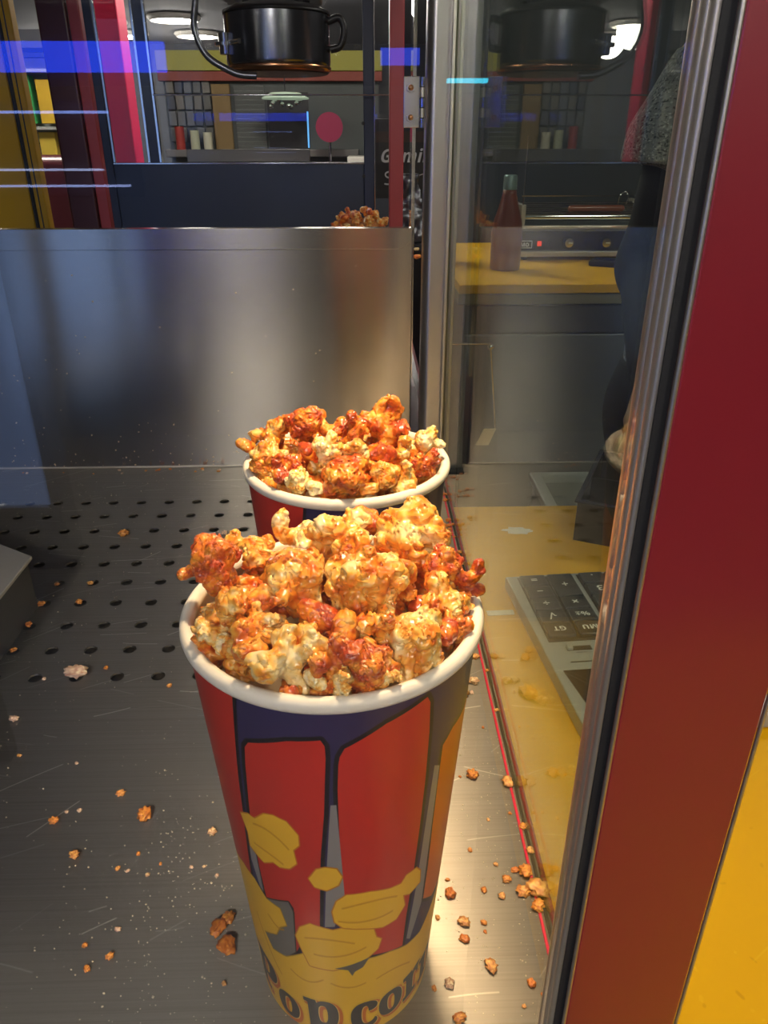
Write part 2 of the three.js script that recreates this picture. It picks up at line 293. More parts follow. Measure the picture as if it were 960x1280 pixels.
// kettle with its hose and bracket
{
  const t = thing('kettle', 'stainless popcorn kettle with copper base hanging in the rear chamber', 'kettle', [-.14, .471, -1.5]);
  part('bowl', new THREE.LatheGeometry([[0, 0], [.08, 0], [.0865, .004], [.088, .012], [.088, .078], [.0868, .080], [.085, .078], [.085, .012], [0, .006]].map(([a, b]) => new THREE.Vector2(a, b)), 48), new THREE.MeshPhysicalMaterial({ metalness: 1, color: lin(.26, .27, .30), roughness: .22 }), t);
  part('copper_base', new THREE.LatheGeometry([[0, -.006], [.082, -.006], [.0885, -.001], [.0890, .004], [.0865, .005], [0, .003]].map(([a, b]) => new THREE.Vector2(a, b)), 48), M.copper, t, 'copper base ring');
  part('lid', new THREE.LatheGeometry([[.03, .098], [.07, .092], [.089, .084], [.0895, .079], [.0868, .0805], [0, .082]].map(([a, b]) => new THREE.Vector2(a, b)), 48), M.black, t, 'black lid');
  part('hanger_box', bx(-.088, .075, .1, .149, -.05, .03, .003), M.innerSteel, t, 'steel hanger box over the lid');
  for (const x of [-.05, .05]) part('hanger_rod', cyl(.008, .008, .149, .478, x, -.01, 14), M.innerSteel, t);
  for (const x of [-.05, .05]) part('hanger_bolt', cyl(.006, .006, .09, .101, x, 0), M.black, t);
  part('spout', merge(cyl(.011, .012, .02, .05, -.082, .04, 16), rod(V(-.078, .036, .045), V(-.055, .036, .075), .004), cyl(.018, .018, .032, .037, -.082, .04, 18)), M.chrome, t, 'chrome spigot');
  part('handle', merge(tube([V(.085, .07, .01), V(.105, .075, .01), V(.112, .06, .01), V(.105, .035, .01), V(.088, .03, .01)], .006, 24, 8)), M.black, t, 'black side handle');
}
single('kettle_hose', tube([V(-.232, .945, -1.40), V(-.234, .70, -1.40), V(-.254, .56, -1.40), V(-.260, .52, -1.40), V(-.245, .485, -1.40), V(-.217, .467, -1.40), V(-.195, .4585, -1.40), V(-.168, .4565, -1.40)], .0052, 90, 12), new THREE.MeshStandardMaterial({ metalness: .8, color: lin(.2, .21, .24), roughness: .3 }), 'bent grey hose running from roof to kettle', 'hose');

// ---------------------------------------------------------------- the two printed paper cups
const CUP_H = .2045, CUP_R0 = .0405, CUP_R1 = .0553;
const cupPrint = (() => {
  const W = 2048, H = 1024, [c, g] = canvas(W, H);
  const X = (deg) => (deg / 360 + .5) * W, Y = (v) => (1 - v / 100) * H;
  const path = (a, off) => { g.beginPath(); for (let i = 0; i < a.length; i += 2) g[i ? 'lineTo' : 'moveTo'](X(a[i] + off), Y(a[i + 1])); g.closePath(); };
  const ART = { A: [-35.4,98.5,-35.7,97.5,-37.2,92.4,-39.2,85.7,-41.9,75.8,-43.6,67.3,-46.3,56.9,-48.6,46.9,-60,44,-90,44,-90,98.5], B: [-31.9,88.2,-15.3,91.4,-3.0,92.3,-1.6,91.0,-1.5,88.1,-3.4,74.1,-6.1,62.2,-9.2,40.8,-14.5,39.7,-24.7,29.0,-21.9,44.9,-23.9,46.8,-38.6,43.9,-39.5,53.4,-39.0,67.0,-35.6,81.8,-34.1,86.6], C: [3.5,88.4,5.3,90.2,20.3,94.2,37.1,96.5,38.8,94.9,39.9,87.8,40.5,76.1,40.1,62.9,39.1,50.5,37.0,37.4,36.2,27.3,15.9,29.7,2.9,51.2,2.2,66.0,2.3,80.8,2.9,86.5], D: [90,86,69.0,83.3,56.7,83.4,49.8,81.4,49.6,72.1,49.7,61.2,50.3,48.1,49.7,37.7,60,34,90,34], y1: [-45.8,66.4,-40.0,68.0,-36.1,67.9,-30.2,70.8,-25.4,71.5,-19.5,70.9,-15.0,67.9,-15.1,65.1,-18.1,63.3,-17.3,59.6,-21.0,57.5,-26.2,56.8,-29.6,57.5,-35.5,55.7,-39.7,56.8,-43.3,58.0,-42.9,62.0], y2: [-12.3,55.8,-8.4,58.9,-4.4,59.6,0.4,59.2,2.7,56.8,0.8,54.4,-4.6,52.8,-9.9,53.5], y3: [-2.5,46.1,-0.3,49.3,4.4,51.2,15.3,50.9,25.4,49.7,31.8,49.4,34.5,51.1,40.7,51.1,44.0,49.1,44.6,45.3,37.9,44.2,33.5,45.2,35.2,41.4,30.5,38.5,22.8,38.0,12.2,39.6,2.3,40.8,-1.7,42.8], y4: [-23.0,35.8,-19.9,39.3,-14.2,41.4,-9.2,40.8,-2.7,40.0,2.3,40.8,17.3,39.2,19.3,35.4,22.2,34.1,20.5,31.1,14.1,28.8,-4.1,25.9,-17.0,26.4,-20.7,31.7], base: [-70.8,45.4,-56.1,47.9,-45.8,47.0,-38.9,43.3,-30.4,42.8,-27.9,38.0,-32.7,36.0,-36.2,32.5,-46.9,29.5,-41.9,25.0,-31.7,25.8,-20.1,30.0,-12.5,30.7,-4.0,26.6,5.9,26.9,15.9,28.5,27.7,27.9,39.4,26.1,50.8,25.9,64.4,30.8,75.9,34.0], star: [-3.1,26.6,5.0,27.6,15.9,29.1,12.3,26.1,7.7,24.9,6.3,23.5,4.1,25.8], grey: [-38.7,43.5,-24.5,46.5,-22.5,43.7,-24.7,29.6,-31.7,25.8,-41.9,25.0,-46.9,29.5,-36.2,32.5,-32.7,36.0,-27.9,38.0,-30.4,42.8], gap2: [-0.7,76.7,1.6,76.7,3.6,51.2,-1.8,41.2,-6.7,41.0,-4.0,58.4], gap1: [-42.3,67.7,-40.2,67.5,-40.0,45.0,-42.3,46.3,-44.9,53.5], gap3: [45.4,77.9,49.2,76.6,48.4,37.2,41.6,27.5,38.8,28.7,42.2,45.2] };
  g.fillStyle = '#2e2552'; g.fillRect(0, 0, W, H);   // navy ground
  g.lineJoin = 'round';
  for (const off of [-360, -180, 0, 180]) {
    const red = '#c62b20', ora = '#de6c1c';
    for (const [k, fill] of [['A', red], ['B', red], ['C', red], ['D', ora]]) {
      path(ART[k], off); g.strokeStyle = '#161019'; g.lineWidth = 20; g.stroke(); g.fillStyle = fill; g.fill();
    }
    for (const k of ['gap1', 'gap2', 'gap3']) { path(ART[k], off); g.fillStyle = '#8f8a88'; g.fill(); }
    path(ART.grey, off); g.strokeStyle = '#3a2a14'; g.lineWidth = 8; g.stroke(); g.fillStyle = '#79736a'; g.fill();
    // yellow popcorn field at the foot and flying pieces
    const b = ART.base, foot = [-90, 38, ...b, 90, 38, 90, -4, -90, -4];
    for (const [k, a] of [['base', foot], ['y4', ART.y4], ['y3', ART.y3], ['y2', ART.y2], ['y1', ART.y1]]) {
      path(a, off); g.strokeStyle = k === 'base' ? '#b98a12' : '#c97a10'; g.lineWidth = 7; g.stroke(); g.fillStyle = '#f0bb2c'; g.fill();
    }
    // soft inner folds of the printed popcorn
    g.strokeStyle = 'rgba(205,140,10,.7)'; g.lineWidth = 6;
    for (const [a0, v0, a1, v1, a2, v2] of [[-38, 66, -28, 68, -20, 63], [-40, 60, -30, 60, -24, 58], [2, 47, 18, 49, 30, 46], [0, 43, 14, 41, 28, 42], [-18, 36, -6, 38, 8, 35], [-14, 31, 0, 30, 14, 33], [-40, 38, -34, 34, -30, 36], [-30, 22, -20, 18, -10, 22], [20, 20, 32, 22, 44, 18], [-52, 34, -46, 22, -38, 17], [-6, 21, 4, 18, 14, 20]]) { g.beginPath(); g.moveTo(X(a0 + off), Y(v0)); g.quadraticCurveTo(X(a1 + off), Y(v1), X(a2 + off), Y(v2)); g.stroke(); }
    path(ART.star, off); g.fillStyle = '#6b6458'; g.fill();
    // the word round the foot, dark letters with an orange shadow line
    g.textAlign = 'center'; g.textBaseline = 'middle';
    for (const [ch, a, v, size, turn] of [['P', -57, 10.5, 200, .16], ['o', -37, 7.0, 158, .06], ['p', -13, 9.6, 185, .0], ['c', 13, 8.4, 185, -.03], ['o', 31, 9.2, 158, -.06], ['r', 49, 10.0, 175, -.1], ['n', 67, 9.8, 175, -.12]]) {
      g.save(); g.translate(X(a + off), Y(v)); g.rotate(turn); g.scale(1.1, 1); g.font = `bold ${size}px serif`;
      g.strokeStyle = '#e6b32a'; g.lineWidth = 30; g.strokeText(ch, 6, 4); g.strokeStyle = '#cf6a16'; g.lineWidth = 18; g.strokeText(ch, 8, 6); g.strokeStyle = '#e9c06a'; g.lineWidth = 8; g.strokeText(ch, 2, 1);
      g.fillStyle = '#4a443f'; g.fillText(ch, 0, 0); g.strokeStyle = '#4a443f'; g.lineWidth = 6; g.strokeText(ch, 0, 0); g.restore();
    }
  }
  return texture(c);
})();
M.cupPrint = new THREE.MeshPhysicalMaterial({ map: cupPrint, roughness: .42, clearcoat: .55, clearcoatRoughness: .18 });
function makeCup(label, [x, z], turn) {
  const t = thing('popcorn_cup', label, 'cup', [x, 0, z], turn, 'printed popcorn cups');
  // printed wall: the angle runs from -180 to 180 degrees with 0 towards the viewer
  const N = 96, R = 24, pos = [], uv = [], nor = [], idx = [];
  for (let j = 0; j <= R; j++) for (let i = 0; i <= N; i++) {
    const v = j / R, a = (i / N - .5) * 2 * Math.PI, r = CUP_R0 + (CUP_R1 - CUP_R0) * v;
    pos.push(r * Math.sin(a), v * CUP_H, r * Math.cos(a)); uv.push(i / N, v); nor.push(Math.sin(a), -.07, Math.cos(a));
  }
  for (let j = 0; j < R; j++) for (let i = 0; i < N; i++) { const a = j * (N + 1) + i, b = a + 1, c = a + N + 1, d = c + 1; idx.push(a, b, d, a, d, c); }
  const g = new THREE.BufferGeometry(); g.setAttribute('position', new THREE.Float32BufferAttribute(pos, 3)); g.setAttribute('normal', new THREE.Float32BufferAttribute(nor, 3)); g.setAttribute('uv', new THREE.Float32BufferAttribute(uv, 2)); g.setIndex(idx);
  part('wall', g, M.cupPrint, t, 'printed paper wall with red panels and yellow popcorn');
  part('lining', new THREE.LatheGeometry([[0, .010], [CUP_R0 - .0012, .010], [CUP_R1 - .0008, CUP_H]].map(([a, b]) => new THREE.Vector2(a, b)), 64), M.inPaper, t, 'plain inner wall');
  part('foot', new THREE.LatheGeometry([[CUP_R0 - .0015, .010], [CUP_R0 - .0015, .0002], [CUP_R0, .0002], [CUP_R0 + .0001, .002]].map(([a, b]) => new THREE.Vector2(a, b)), 64), M.rimPaper, t);
  const rim = new THREE.TorusGeometry(.0547, .0027, 14, 96); rim.rotateX(Math.PI / 2); rim.scale(1, 1.15, 1); rim.translate(0, CUP_H - .0006, 0);
  part('rolled_rim', rim, M.rimPaper, t, 'rolled cream paper rim');
  return t;
}
makeCup('nearest tall popcorn cup heaped with glazed popcorn', [-.01327, -.2427], 0);
makeCup('second popcorn cup standing behind the nearest one', [-.0106, -.3892], .23);

// ---------------------------------------------------------------- popcorn
// kinds: m mushroom (round, blistered), u butterfly (lobes and wings), c curl, b smooth bean
function popGeometry(kind, glaze, n) {
  const L = []; const sub = [];
  const dir = () => { const z = rr(-1, 1), a = rr(0, 6.283), s = Math.sqrt(1 - z * z); return [s * Math.cos(a), z, s * Math.sin(a)]; };
  let k = .12, crinkle = .05; const groove = { m: .13, u: .10, c: .05, b: .04 }[kind];
  if (kind === 'm') {
    L.push([0, 0, 0, 0, 0, 0, .66, .66]);
    for (let i = 0; i < 20; i++) { const d = dir(), q = rr(.52, .66), r = rr(.20, .33); L.push([d[0] * q, d[1] * q, d[2] * q, d[0] * q, d[1] * q, d[2] * q, r, r]); }
    const d = dir(); L.push([d[0] * .5, d[1] * .5, d[2] * .5, d[0] * .95, d[1] * .95, d[2] * .95, .25, .14]);
    k = .09; crinkle = .035;
  } else if (kind === 'u') {
    L.push([0, 0, 0, 0, 0, 0, .42, .42]);
    const m = 6 + Math.floor(rnd() * 3);
    for (let i = 0; i < m; i++) {
      const d = dir(), e = dir(), q = rr(.5, .78), r = rr(.22, .38); L.push([d[0] * .25, d[1] * .25, d[2] * .25, d[0] * q, d[1] * q, d[2] * q, r * .7, r]);
      for (let j = 0; j < 3; j++) { const f = dir(); L.push([d[0] * q, d[1] * q, d[2] * q, d[0] * q + f[0] * r, d[1] * q + f[1] * r, d[2] * q + f[2] * r, r * .5, r * rr(.35, .6)]); }
    }
    k = .11; crinkle = .035;
    for (let i = 0; i < 3; i++) { const d = dir(); sub.push([d[0] * .85, d[1] * .85, d[2] * .85, rr(.22, .34)]); }
  } else if (kind === 'c') {
    const m = 9; for (let i = 0; i < m; i++) {
      const a = -.6 + 3.6 * i / (m - 1), b = -.6 + 3.6 * Math.min(i + 1, m - 1) / (m - 1), r0 = .30 - .1 * Math.abs(i / (m - 1) - .5) + .03 * Math.sin(i * 2.1);
      L.push([Math.cos(a) * .58, Math.sin(a) * .58, .1 * Math.sin(a * 2), Math.cos(b) * .58, Math.sin(b) * .58, .1 * Math.sin(b * 2), r0, r0]);
    }
    for (let i = 0; i < 7; i++) { const a = rr(-.6, 3), d = dir(); L.push([Math.cos(a) * .58, Math.sin(a) * .58, 0, Math.cos(a) * .58 + d[0] * .25, Math.sin(a) * .58 + d[1] * .25, d[2] * .25, .18, .14]); }
    k = .16; crinkle = .03;
  } else {
    L.push([-.42, 0, 0, .42, .08, .05, .44, .40]); const d = dir(); L.push([0, 0, 0, d[0] * .4, d[1] * .4, d[2] * .4, .4, .3]);
    for (let i = 0; i < 5; i++) { const f = dir(); L.push([f[0] * .3, f[1] * .25, f[2] * .25, f[0] * .52, f[1] * .42, f[2] * .42, .2, .16]); }
    k = .16; crinkle = .022;
  }
  const o = [rr(-50, 50), rr(-50, 50), rr(-50, 50)], B = 1.25;
  const fn = (x, y, z) => {
    let d = 9;
    for (const s of L) { const q = s[0] === s[3] && s[1] === s[4] ? Math.hypot(x - s[0], y - s[1], z - s[2]) - s[6] : capsule(x, y, z, [s[0], s[1], s[2]], [s[3], s[4], s[5]], s[6], s[7]); if (q < d + k) d = smin(d, q, k); }
    for (const s of sub) { const q = s[3] - Math.hypot(x - s[0], y - s[1], z - s[2]); if (q > d - .1) d = -smin(-d, -q, .1); }
    if (Math.abs(d) < .3) { const w = .35 * noise3(x * 1.5 + o[2], y * 1.5, z * 1.5), f = kind === 'm' ? 2.1 : 1.7; d += groove * Math.max(0, 1 - Math.abs(noise3((x + w) * f + o[0], (y - w) * f + o[1], (z + w) * f + o[2])) / .30) ** 1.3 - crinkle * noise3(x * 3.4 + o[0], y * 3.4 + o[1], z * 3.4 + o[2]) + crinkle * .2 * noise3(x * 7 + o[1], y * 7 + o[2], z * 7 + o[0]); }
    return d;
  };
  const g = fieldMesh(fn, V(-B, -B, -B), V(B, B, B), n);
  // glaze colours: cream where the glaze missed, gold, amber and red caramel where it pooled
  const p = g.attributes.position, col = new Float32Array(p.count * 3);
  const ramp = [[0, .90, .77, .46], [.26, .88, .64, .24], [.42, .86, .43, .06], [.62, .78, .25, .018], [.83, .62, .115, .010], [1, .42, .045, .008]];
  for (let i = 0; i < p.count; i++) {
    const x = p.getX(i), y = p.getY(i), z = p.getZ(i);
    let t = glaze * .92 + .03 + .30 * noise3(x * 1.3 + o[2], y * 1.3 + o[0], z * 1.3 + o[1]) + .15 * noise3(x * 4 + o[0], y * 4 + o[1], z * 4 + o[2]) + .05 * noise3(x * 11, y * 11 + o[1], z * 11);
    t = Math.min(1, Math.max(0, t)); let q = 0; while (q < ramp.length - 2 && t > ramp[q + 1][0]) q++;
    const f = Math.min(1, Math.max(0, (t - ramp[q][0]) / (ramp[q + 1][0] - ramp[q][0])));
    for (let c = 0; c < 3; c++) col[3 * i + c] = ramp[q][c + 1] + (ramp[q + 1][c + 1] - ramp[q][c + 1]) * f;
  }
  g.setAttribute('color', new THREE.BufferAttribute(col, 3)); return g;
}
const frontPieces = [
  [-0.0566, 0.2243, -0.2446, 0.0084, 'm', 0.85, 'squat caramel popcorn lump perched on the left rim of the front cup'],
  [-0.0554, 0.2152, -0.2443, 0.0071, 'b', 0.75, 'bean-shaped amber popcorn lobe hanging inside the left rim of the front cup'],
  [-0.0671, 0.2191, -0.2435, 0.0035, 'b', 0.8, 'small amber popcorn nub poking out past the left rim of the front cup'],
  [-0.046, 0.2157, -0.268, 0.0086, 'u', 0.5, 'cream and gold popcorn piece at the back left of the front cup'],
  [-0.0263, 0.2234, -0.2311, 0.0119, 'm', 0.5, 'large golden mushroom popcorn left of the middle in the front cup'],
  [-0.0303, 0.2228, -0.2806, 0.0076, 'c', 0.3, 'cream popcorn curled like a hook at the back of the front cup'],
  [-0.0138, 0.2233, -0.2657, 0.0116, 'u', 0.35, 'winged cream popcorn standing up at the back of the front cup'],
  [0.0002, 0.2205, -0.2818, 0.0067, 'b', 0.9, 'dark caramel popcorn tucked at the back right of the front cup'],
  [0.0188, 0.2192, -0.2699, 0.0136, 'm', 0.45, 'big crinkled golden popcorn at the back right rim of the front cup'],
  [-0.0034, 0.2256, -0.2493, 0.0083, 'u', 0.6, 'honey coloured popcorn behind the middle piece of the front cup'],
  [-0.0008, 0.2224, -0.2271, 0.0126, 'm', 0.5, 'largest crinkled golden popcorn in the very middle of the front cup'],
  [-0.0082, 0.2168, -0.2068, 0.007, 'b', 0.72, 'smooth oval amber popcorn below the middle of the front cup'],
  [-0.017, 0.2198, -0.2131, 0.0068, 'b', 0.95, 'dark red caramel shell left below the middle of the front cup'],
  [0.0047, 0.2166, -0.2108, 0.0076, 'u', 0.5, 'golden popcorn right below the middle of the front cup'],
  [0.017, 0.2099, -0.2072, 0.0113, 'm', 0.45, 'large wrinkled golden popcorn at the front right of the front cup'],
  [0.0134, 0.2211, -0.2376, 0.0088, 'u', 0.65, 'half white half caramel popcorn right of the middle in the front cup'],
  [0.0313, 0.2115, -0.231, 0.0091, 'u', 0.6, 'glossy caramel popcorn inside the right rim of the front cup'],
  [0.029, 0.2192, -0.2443, 0.0071, 'm', 0.8, 'orange caramel popcorn near the back right rim of the front cup'],
  [0.0378, 0.2225, -0.2439, 0.0055, 'c', 0.85, 'finger-like amber popcorn curl rising over the right rim of the front cup'],
  [0.0398, 0.2102, -0.2437, 0.0045, 'b', 0.95, 'red caramel nub at the right rim of the front cup'],
  [-0.0361, 0.2201, -0.2233, 0.007, 'b', 0.7, 'round glossy amber popcorn left of the middle in the front cup'],
  [-0.047, 0.2149, -0.2211, 0.0089, 'u', 0.55, 'golden popcorn inside the left side of the front cup'],
  [-0.037, 0.2158, -0.213, 0.0082, 'u', 0.4, 'cream streaked popcorn left of the red caramel shell in the front cup'],
  [-0.0542, 0.2098, -0.2154, 0.0058, 'u', 0.35, 'pale yellow popcorn touching the left inner wall of the front cup'],
  [-0.0414, 0.2106, -0.2057, 0.0088, 'u', 0.6, 'amber and cream popcorn at the front left of the front cup'],
  [-0.0268, 0.2106, -0.1994, 0.0102, 'u', 0.3, 'pale popcorn with a long white tongue at the front of the front cup'],
  [-0.0111, 0.2122, -0.1989, 0.0078, 'u', 0.82, 'orange caramel popcorn at the front middle of the front cup'],
  [0.0008, 0.2097, -0.197, 0.0076, 'm', 0.85, 'deep orange popcorn at the front right of centre in the front cup'],
  [0.0319, 0.2078, -0.217, 0.0059, 'b', 0.9, 'dark orange popcorn low inside the right wall of the front cup'],
  [-0.0092, 0.2076, -0.1908, 0.0047, 'u', 0.3, 'pale popcorn scrap just inside the front rim of the front cup'],
  [0.0085, 0.2067, -0.1941, 0.0047, 'u', 0.4, 'small cream popcorn just inside the front right rim of the front cup'],
  [-0.0175, 0.2084, -0.1918, 0.004, 'b', 0.2, 'white popcorn tongue pressed to the front wall of the front cup'],
];
const backPieces = [
  [-0.0662, 0.2125, -0.3905, 0.0053, 'b', 0.7, 'amber popcorn nub leaning over the left rim of the back cup'],
  [-0.0524, 0.2167, -0.3915, 0.0096, 'u', 0.55, 'golden folded popcorn at the left of the back cup'],
  [-0.0335, 0.2257, -0.3897, 0.009, 'm', 0.9, 'dark caramel popcorn at the back left of the back cup'],
  [-0.019, 0.2293, -0.392, 0.0075, 'c', 0.6, 'upright petal of popcorn at the back of the back cup'],
  [-0.0058, 0.2279, -0.3765, 0.0081, 'u', 0.85, 'orange glazed popcorn behind the middle of the back cup'],
  [0.0064, 0.2274, -0.3904, 0.0101, 'u', 0.75, 'pointed caramel popcorn peak at the back of the back cup'],
  [0.0125, 0.223, -0.3741, 0.0106, 'u', 0.82, 'wide flat caramel popcorn at the right of the back cup'],
  [0.0329, 0.215, -0.3894, 0.0091, 'u', 0.25, 'whitish popcorn resting on the right rim of the back cup'],
  [-0.0527, 0.2134, -0.3725, 0.0084, 'm', 0.5, 'gold wrinkled popcorn at the left inside the back cup'],
  [-0.0407, 0.2137, -0.357, 0.0079, 'u', 0.9, 'dark red glazed popcorn at the front left of the back cup'],
  [-0.0309, 0.2209, -0.3626, 0.0047, 'b', 0.98, 'red candied bean of popcorn left of the middle in the back cup'],
  [-0.0207, 0.2204, -0.358, 0.0079, 'u', 0.2, 'creamy white popcorn in the middle of the back cup'],
  [-0.0078, 0.2211, -0.3578, 0.0078, 'u', 0.35, 'pale yellow popcorn right of the white piece in the back cup'],
  [-0.0109, 0.213, -0.346, 0.0111, 'm', 0.78, 'big blistered caramel popcorn at the front of the back cup'],
  [-0.0353, 0.2096, -0.346, 0.0061, 'm', 0.25, 'beige round popcorn at the front left rim of the back cup'],
  [-0.0259, 0.2082, -0.3398, 0.005, 'b', 0.12, 'white smooth popcorn at the front rim of the back cup'],
  [-0.001, 0.2176, -0.352, 0.0059, 'u', 0.5, 'small golden popcorn right of the blistered piece in the back cup'],
  [0.0079, 0.2191, -0.3587, 0.0071, 'b', 0.95, 'red brown popcorn right of the middle in the back cup'],
  [0.0191, 0.2175, -0.3643, 0.0069, 'u', 0.5, 'cream and orange popcorn at the right inside the back cup'],
  [0.0096, 0.212, -0.3477, 0.0072, 'm', 0.55, 'golden popcorn lump at the front right of the back cup'],
  [0.0213, 0.2092, -0.3505, 0.0073, 'u', 0.4, 'yellow popcorn at the front right rim of the back cup'],
  [0.0318, 0.2105, -0.3644, 0.0067, 'u', 0.85, 'caramel popcorn against the right wall of the back cup'],
  [-0.0571, 0.2081, -0.3652, 0.0061, 'u', 0.5, 'golden popcorn by the front left rim of the back cup'],
  [0.0021, 0.2076, -0.3383, 0.0047, 'b', 0.6, 'amber popcorn scrap at the front rim of the back cup'],
];

function placePieces(list, cup, cx, cz) {
  for (const [x, y, z, r, kind, glaze, label] of list) {
    const m = single('popcorn_piece', popGeometry(kind, glaze, cup === 'front' ? 60 : 46), M.popcorn, label, 'popcorn', [x, y, z], 0, 'popcorn on top of the ' + cup + ' cup');
    m.rotation.set(kind === 'b' ? rr(-.4, .4) : rr(0, 6.28), rr(0, 6.28), kind === 'b' ? rr(-.4, .4) : rr(0, 6.28)); if (kind === 'c') { m.rotation.set(rr(-.4, .1), rr(-.3, .3), 2.9 + rr(-.3, .7)); m.position.y -= .003; }
    m.scale.setScalar(r * 1.4); m.position.y += .0015;
    // keep the front row inside the rim
    const dx = x - cx, dz = z - cz, q = Math.hypot(dx, dz), lim = .0535 - r * .95; if (dz > .008 && q > lim) { m.position.x = cx + dx * lim / q; m.position.z = cz + dz * lim / q; }
  }
}
placePieces(frontPieces, 'front', -.01327, -.2427); placePieces(backPieces, 'back', -.0106, -.3892);
// pieces further down that show between those on top
const variants = ['u', 'm', 'u', 'b', 'u', 'm'].map((k, i) => popGeometry(k, [.6, .7, .45, .9, .8, .5][i], 32));
for (const [cup, cx, cz] of [['front', -.01327, -.2427], ['back', -.0106, -.3892]]) for (let i = 0; i < 44; i++) {
  const a = i * 2.39996, r = .0475 * Math.sqrt((i + .5) / 44), y = .2015 + .013 * (1 - (r / .05) ** 2);
  const m = single('popcorn_piece', variants[i % variants.length], M.popcorn, `caramel popcorn wedged between the top pieces of the ${cup} cup`, 'popcorn', [cx + r * Math.cos(a), y - .002, cz + r * Math.sin(a)], 0, `popcorn lower in the ${cup} cup`);
  m.rotation.set(rr(0, 6.28), rr(0, 6.28), rr(0, 6.28)); m.scale.setScalar(rr(.0085, .0105));
}
// heap behind the divider panel
for (let i = 0; i < 70; i++) {
  const a = i * 2.39996, q = Math.sqrt((i + .5) / 70), r = .098 * q, y = .245 - 9.5 * r * r + rr(-.006, .006); if (r * Math.cos(a) > .043) continue;
  const m = single('popcorn_piece', variants[i % variants.length], M.popcorn, 'popcorn in the heap behind the steel divider panel', 'popcorn', [-.002 + r * Math.cos(a), y, -1.5 + r * Math.sin(a)], 0, 'heap of popcorn under the kettle');
  m.rotation.set(rr(0, 6.28), rr(0, 6.28), rr(0, 6.28)); m.scale.setScalar(rr(.010, .014));
}
single('popcorn_mound', (() => { const g = new THREE.SphereGeometry(1, 40, 20, 0, 6.2832, 0, 1.5708); const p = g.attributes.position; for (let i = 0; i < p.count; i++) { const n = 1 + .05 * noise3(p.getX(i) * 9, p.getY(i) * 9, p.getZ(i) * 9); p.setXYZ(i, Math.min(.042, p.getX(i) * n * .11), p.getY(i) * n * .128, p.getZ(i) * n * .10); } g.computeVertexNormals(); return g; })(), new THREE.MeshStandardMaterial({ color: lin(.45, .17, .03), roughness: .6 }), 'packed popcorn under the heap behind the steel divider', 'popcorn', [-.002, .1045, -1.5]).userData.kind = 'stuff';

// ---------------------------------------------------------------- crumbs on the steel floor
const crumbsLeft = [-0.2491,-0.4163,0.0034,-0.1552,-0.3467,0.0029,-0.1358,-0.3293,0.0054,-0.1888,-0.3265,0.0033,-0.1763,-0.3342,0.0019,-0.1837,-0.3333,0.0015,-0.0932,-0.3158,0.0033,-0.1684,-0.3017,0.0034,-0.1325,-0.3021,0.0014,-0.1413,-0.2927,0.0017,-0.1354,-0.2911,0.0013,-0.1237,-0.2882,0.0015,-0.1308,-0.2562,0.0018,-0.1308,-0.2418,0.0022,-0.145,-0.248,0.0017,-0.14,-0.2357,0.002,-0.0852,-0.2867,0.0015,-0.1004,-0.2925,0.0013,-0.0933,-0.2929,0.0011,-0.0715,-0.2269,0.0014,-0.1183,-0.2952,0.001,-0.2313,-0.3811,0.0016,-0.1912,-0.3733,0.0015];
const crumbsRust = [-0.079,-0.2552,0.005,-0.0748,-0.2606,0.0043,-0.073,-0.2451,0.0058];
const crumbsRight = [0.0656,-0.3554,0.0048,0.0575,-0.355,0.0011,0.0701,-0.2896,0.0016,0.0743,-0.2798,0.0029,0.0702,-0.2698,0.0024,0.061,-0.2738,0.0021,0.0424,-0.2716,0.0038,0.0479,-0.2551,0.0034,0.0472,-0.246,0.0028,0.0583,-0.2548,0.0019,0.0582,-0.2499,0.0012,0.0584,-0.2315,0.0036,0.0371,-0.2238,0.0033,0.0295,-0.2219,0.0015,0.0766,-0.2228,0.0026,0.071,-0.2124,0.0013,0.0399,-0.2076,0.0032,0.0704,-0.3208,0.0012,0.0568,-0.2995,0.0017,0.0843,-0.3251,0.0014,0.0345,-0.2582,0.0016,0.081,-0.2176,0.0011,0.042,-0.2807,0.0013];
const crumbsSeam = [0.087,-0.349,0.0043,0.09,-0.3148,0.0029,0.0911,-0.2982,0.0027,0.0855,-0.2844,0.0049,0.0802,-0.2856,0.0023,0.0901,-0.2726,0.0065,0.0818,-0.272,0.0042,0.0881,-0.263,0.0042,0.0906,-0.4164,0.002];
const crumbsMid = [0.079,-0.448,0.0048,0.084,-0.478,0.0036,0.0756,-0.4359,0.0019,0.0905,-0.4609,0.002,0.0786,-0.3994,0.0012];
const crumbsHoles = [-0.2502,-0.6925,0.0061,-0.2221,-0.4651,0.0085,-0.1484,-0.4498,0.0022,-0.1469,-0.6916,0.0038,-0.202,-0.4724,0.0021,-0.2448,-0.4604,0.0019,-0.2535,-0.5964,0.0033,-0.2536,-0.5654,0.0037,-0.2855,-0.5628,0.0038,-0.2842,-0.5317,0.0034,-0.2827,-0.4967,0.003,-0.2835,-0.5958,0.0028];

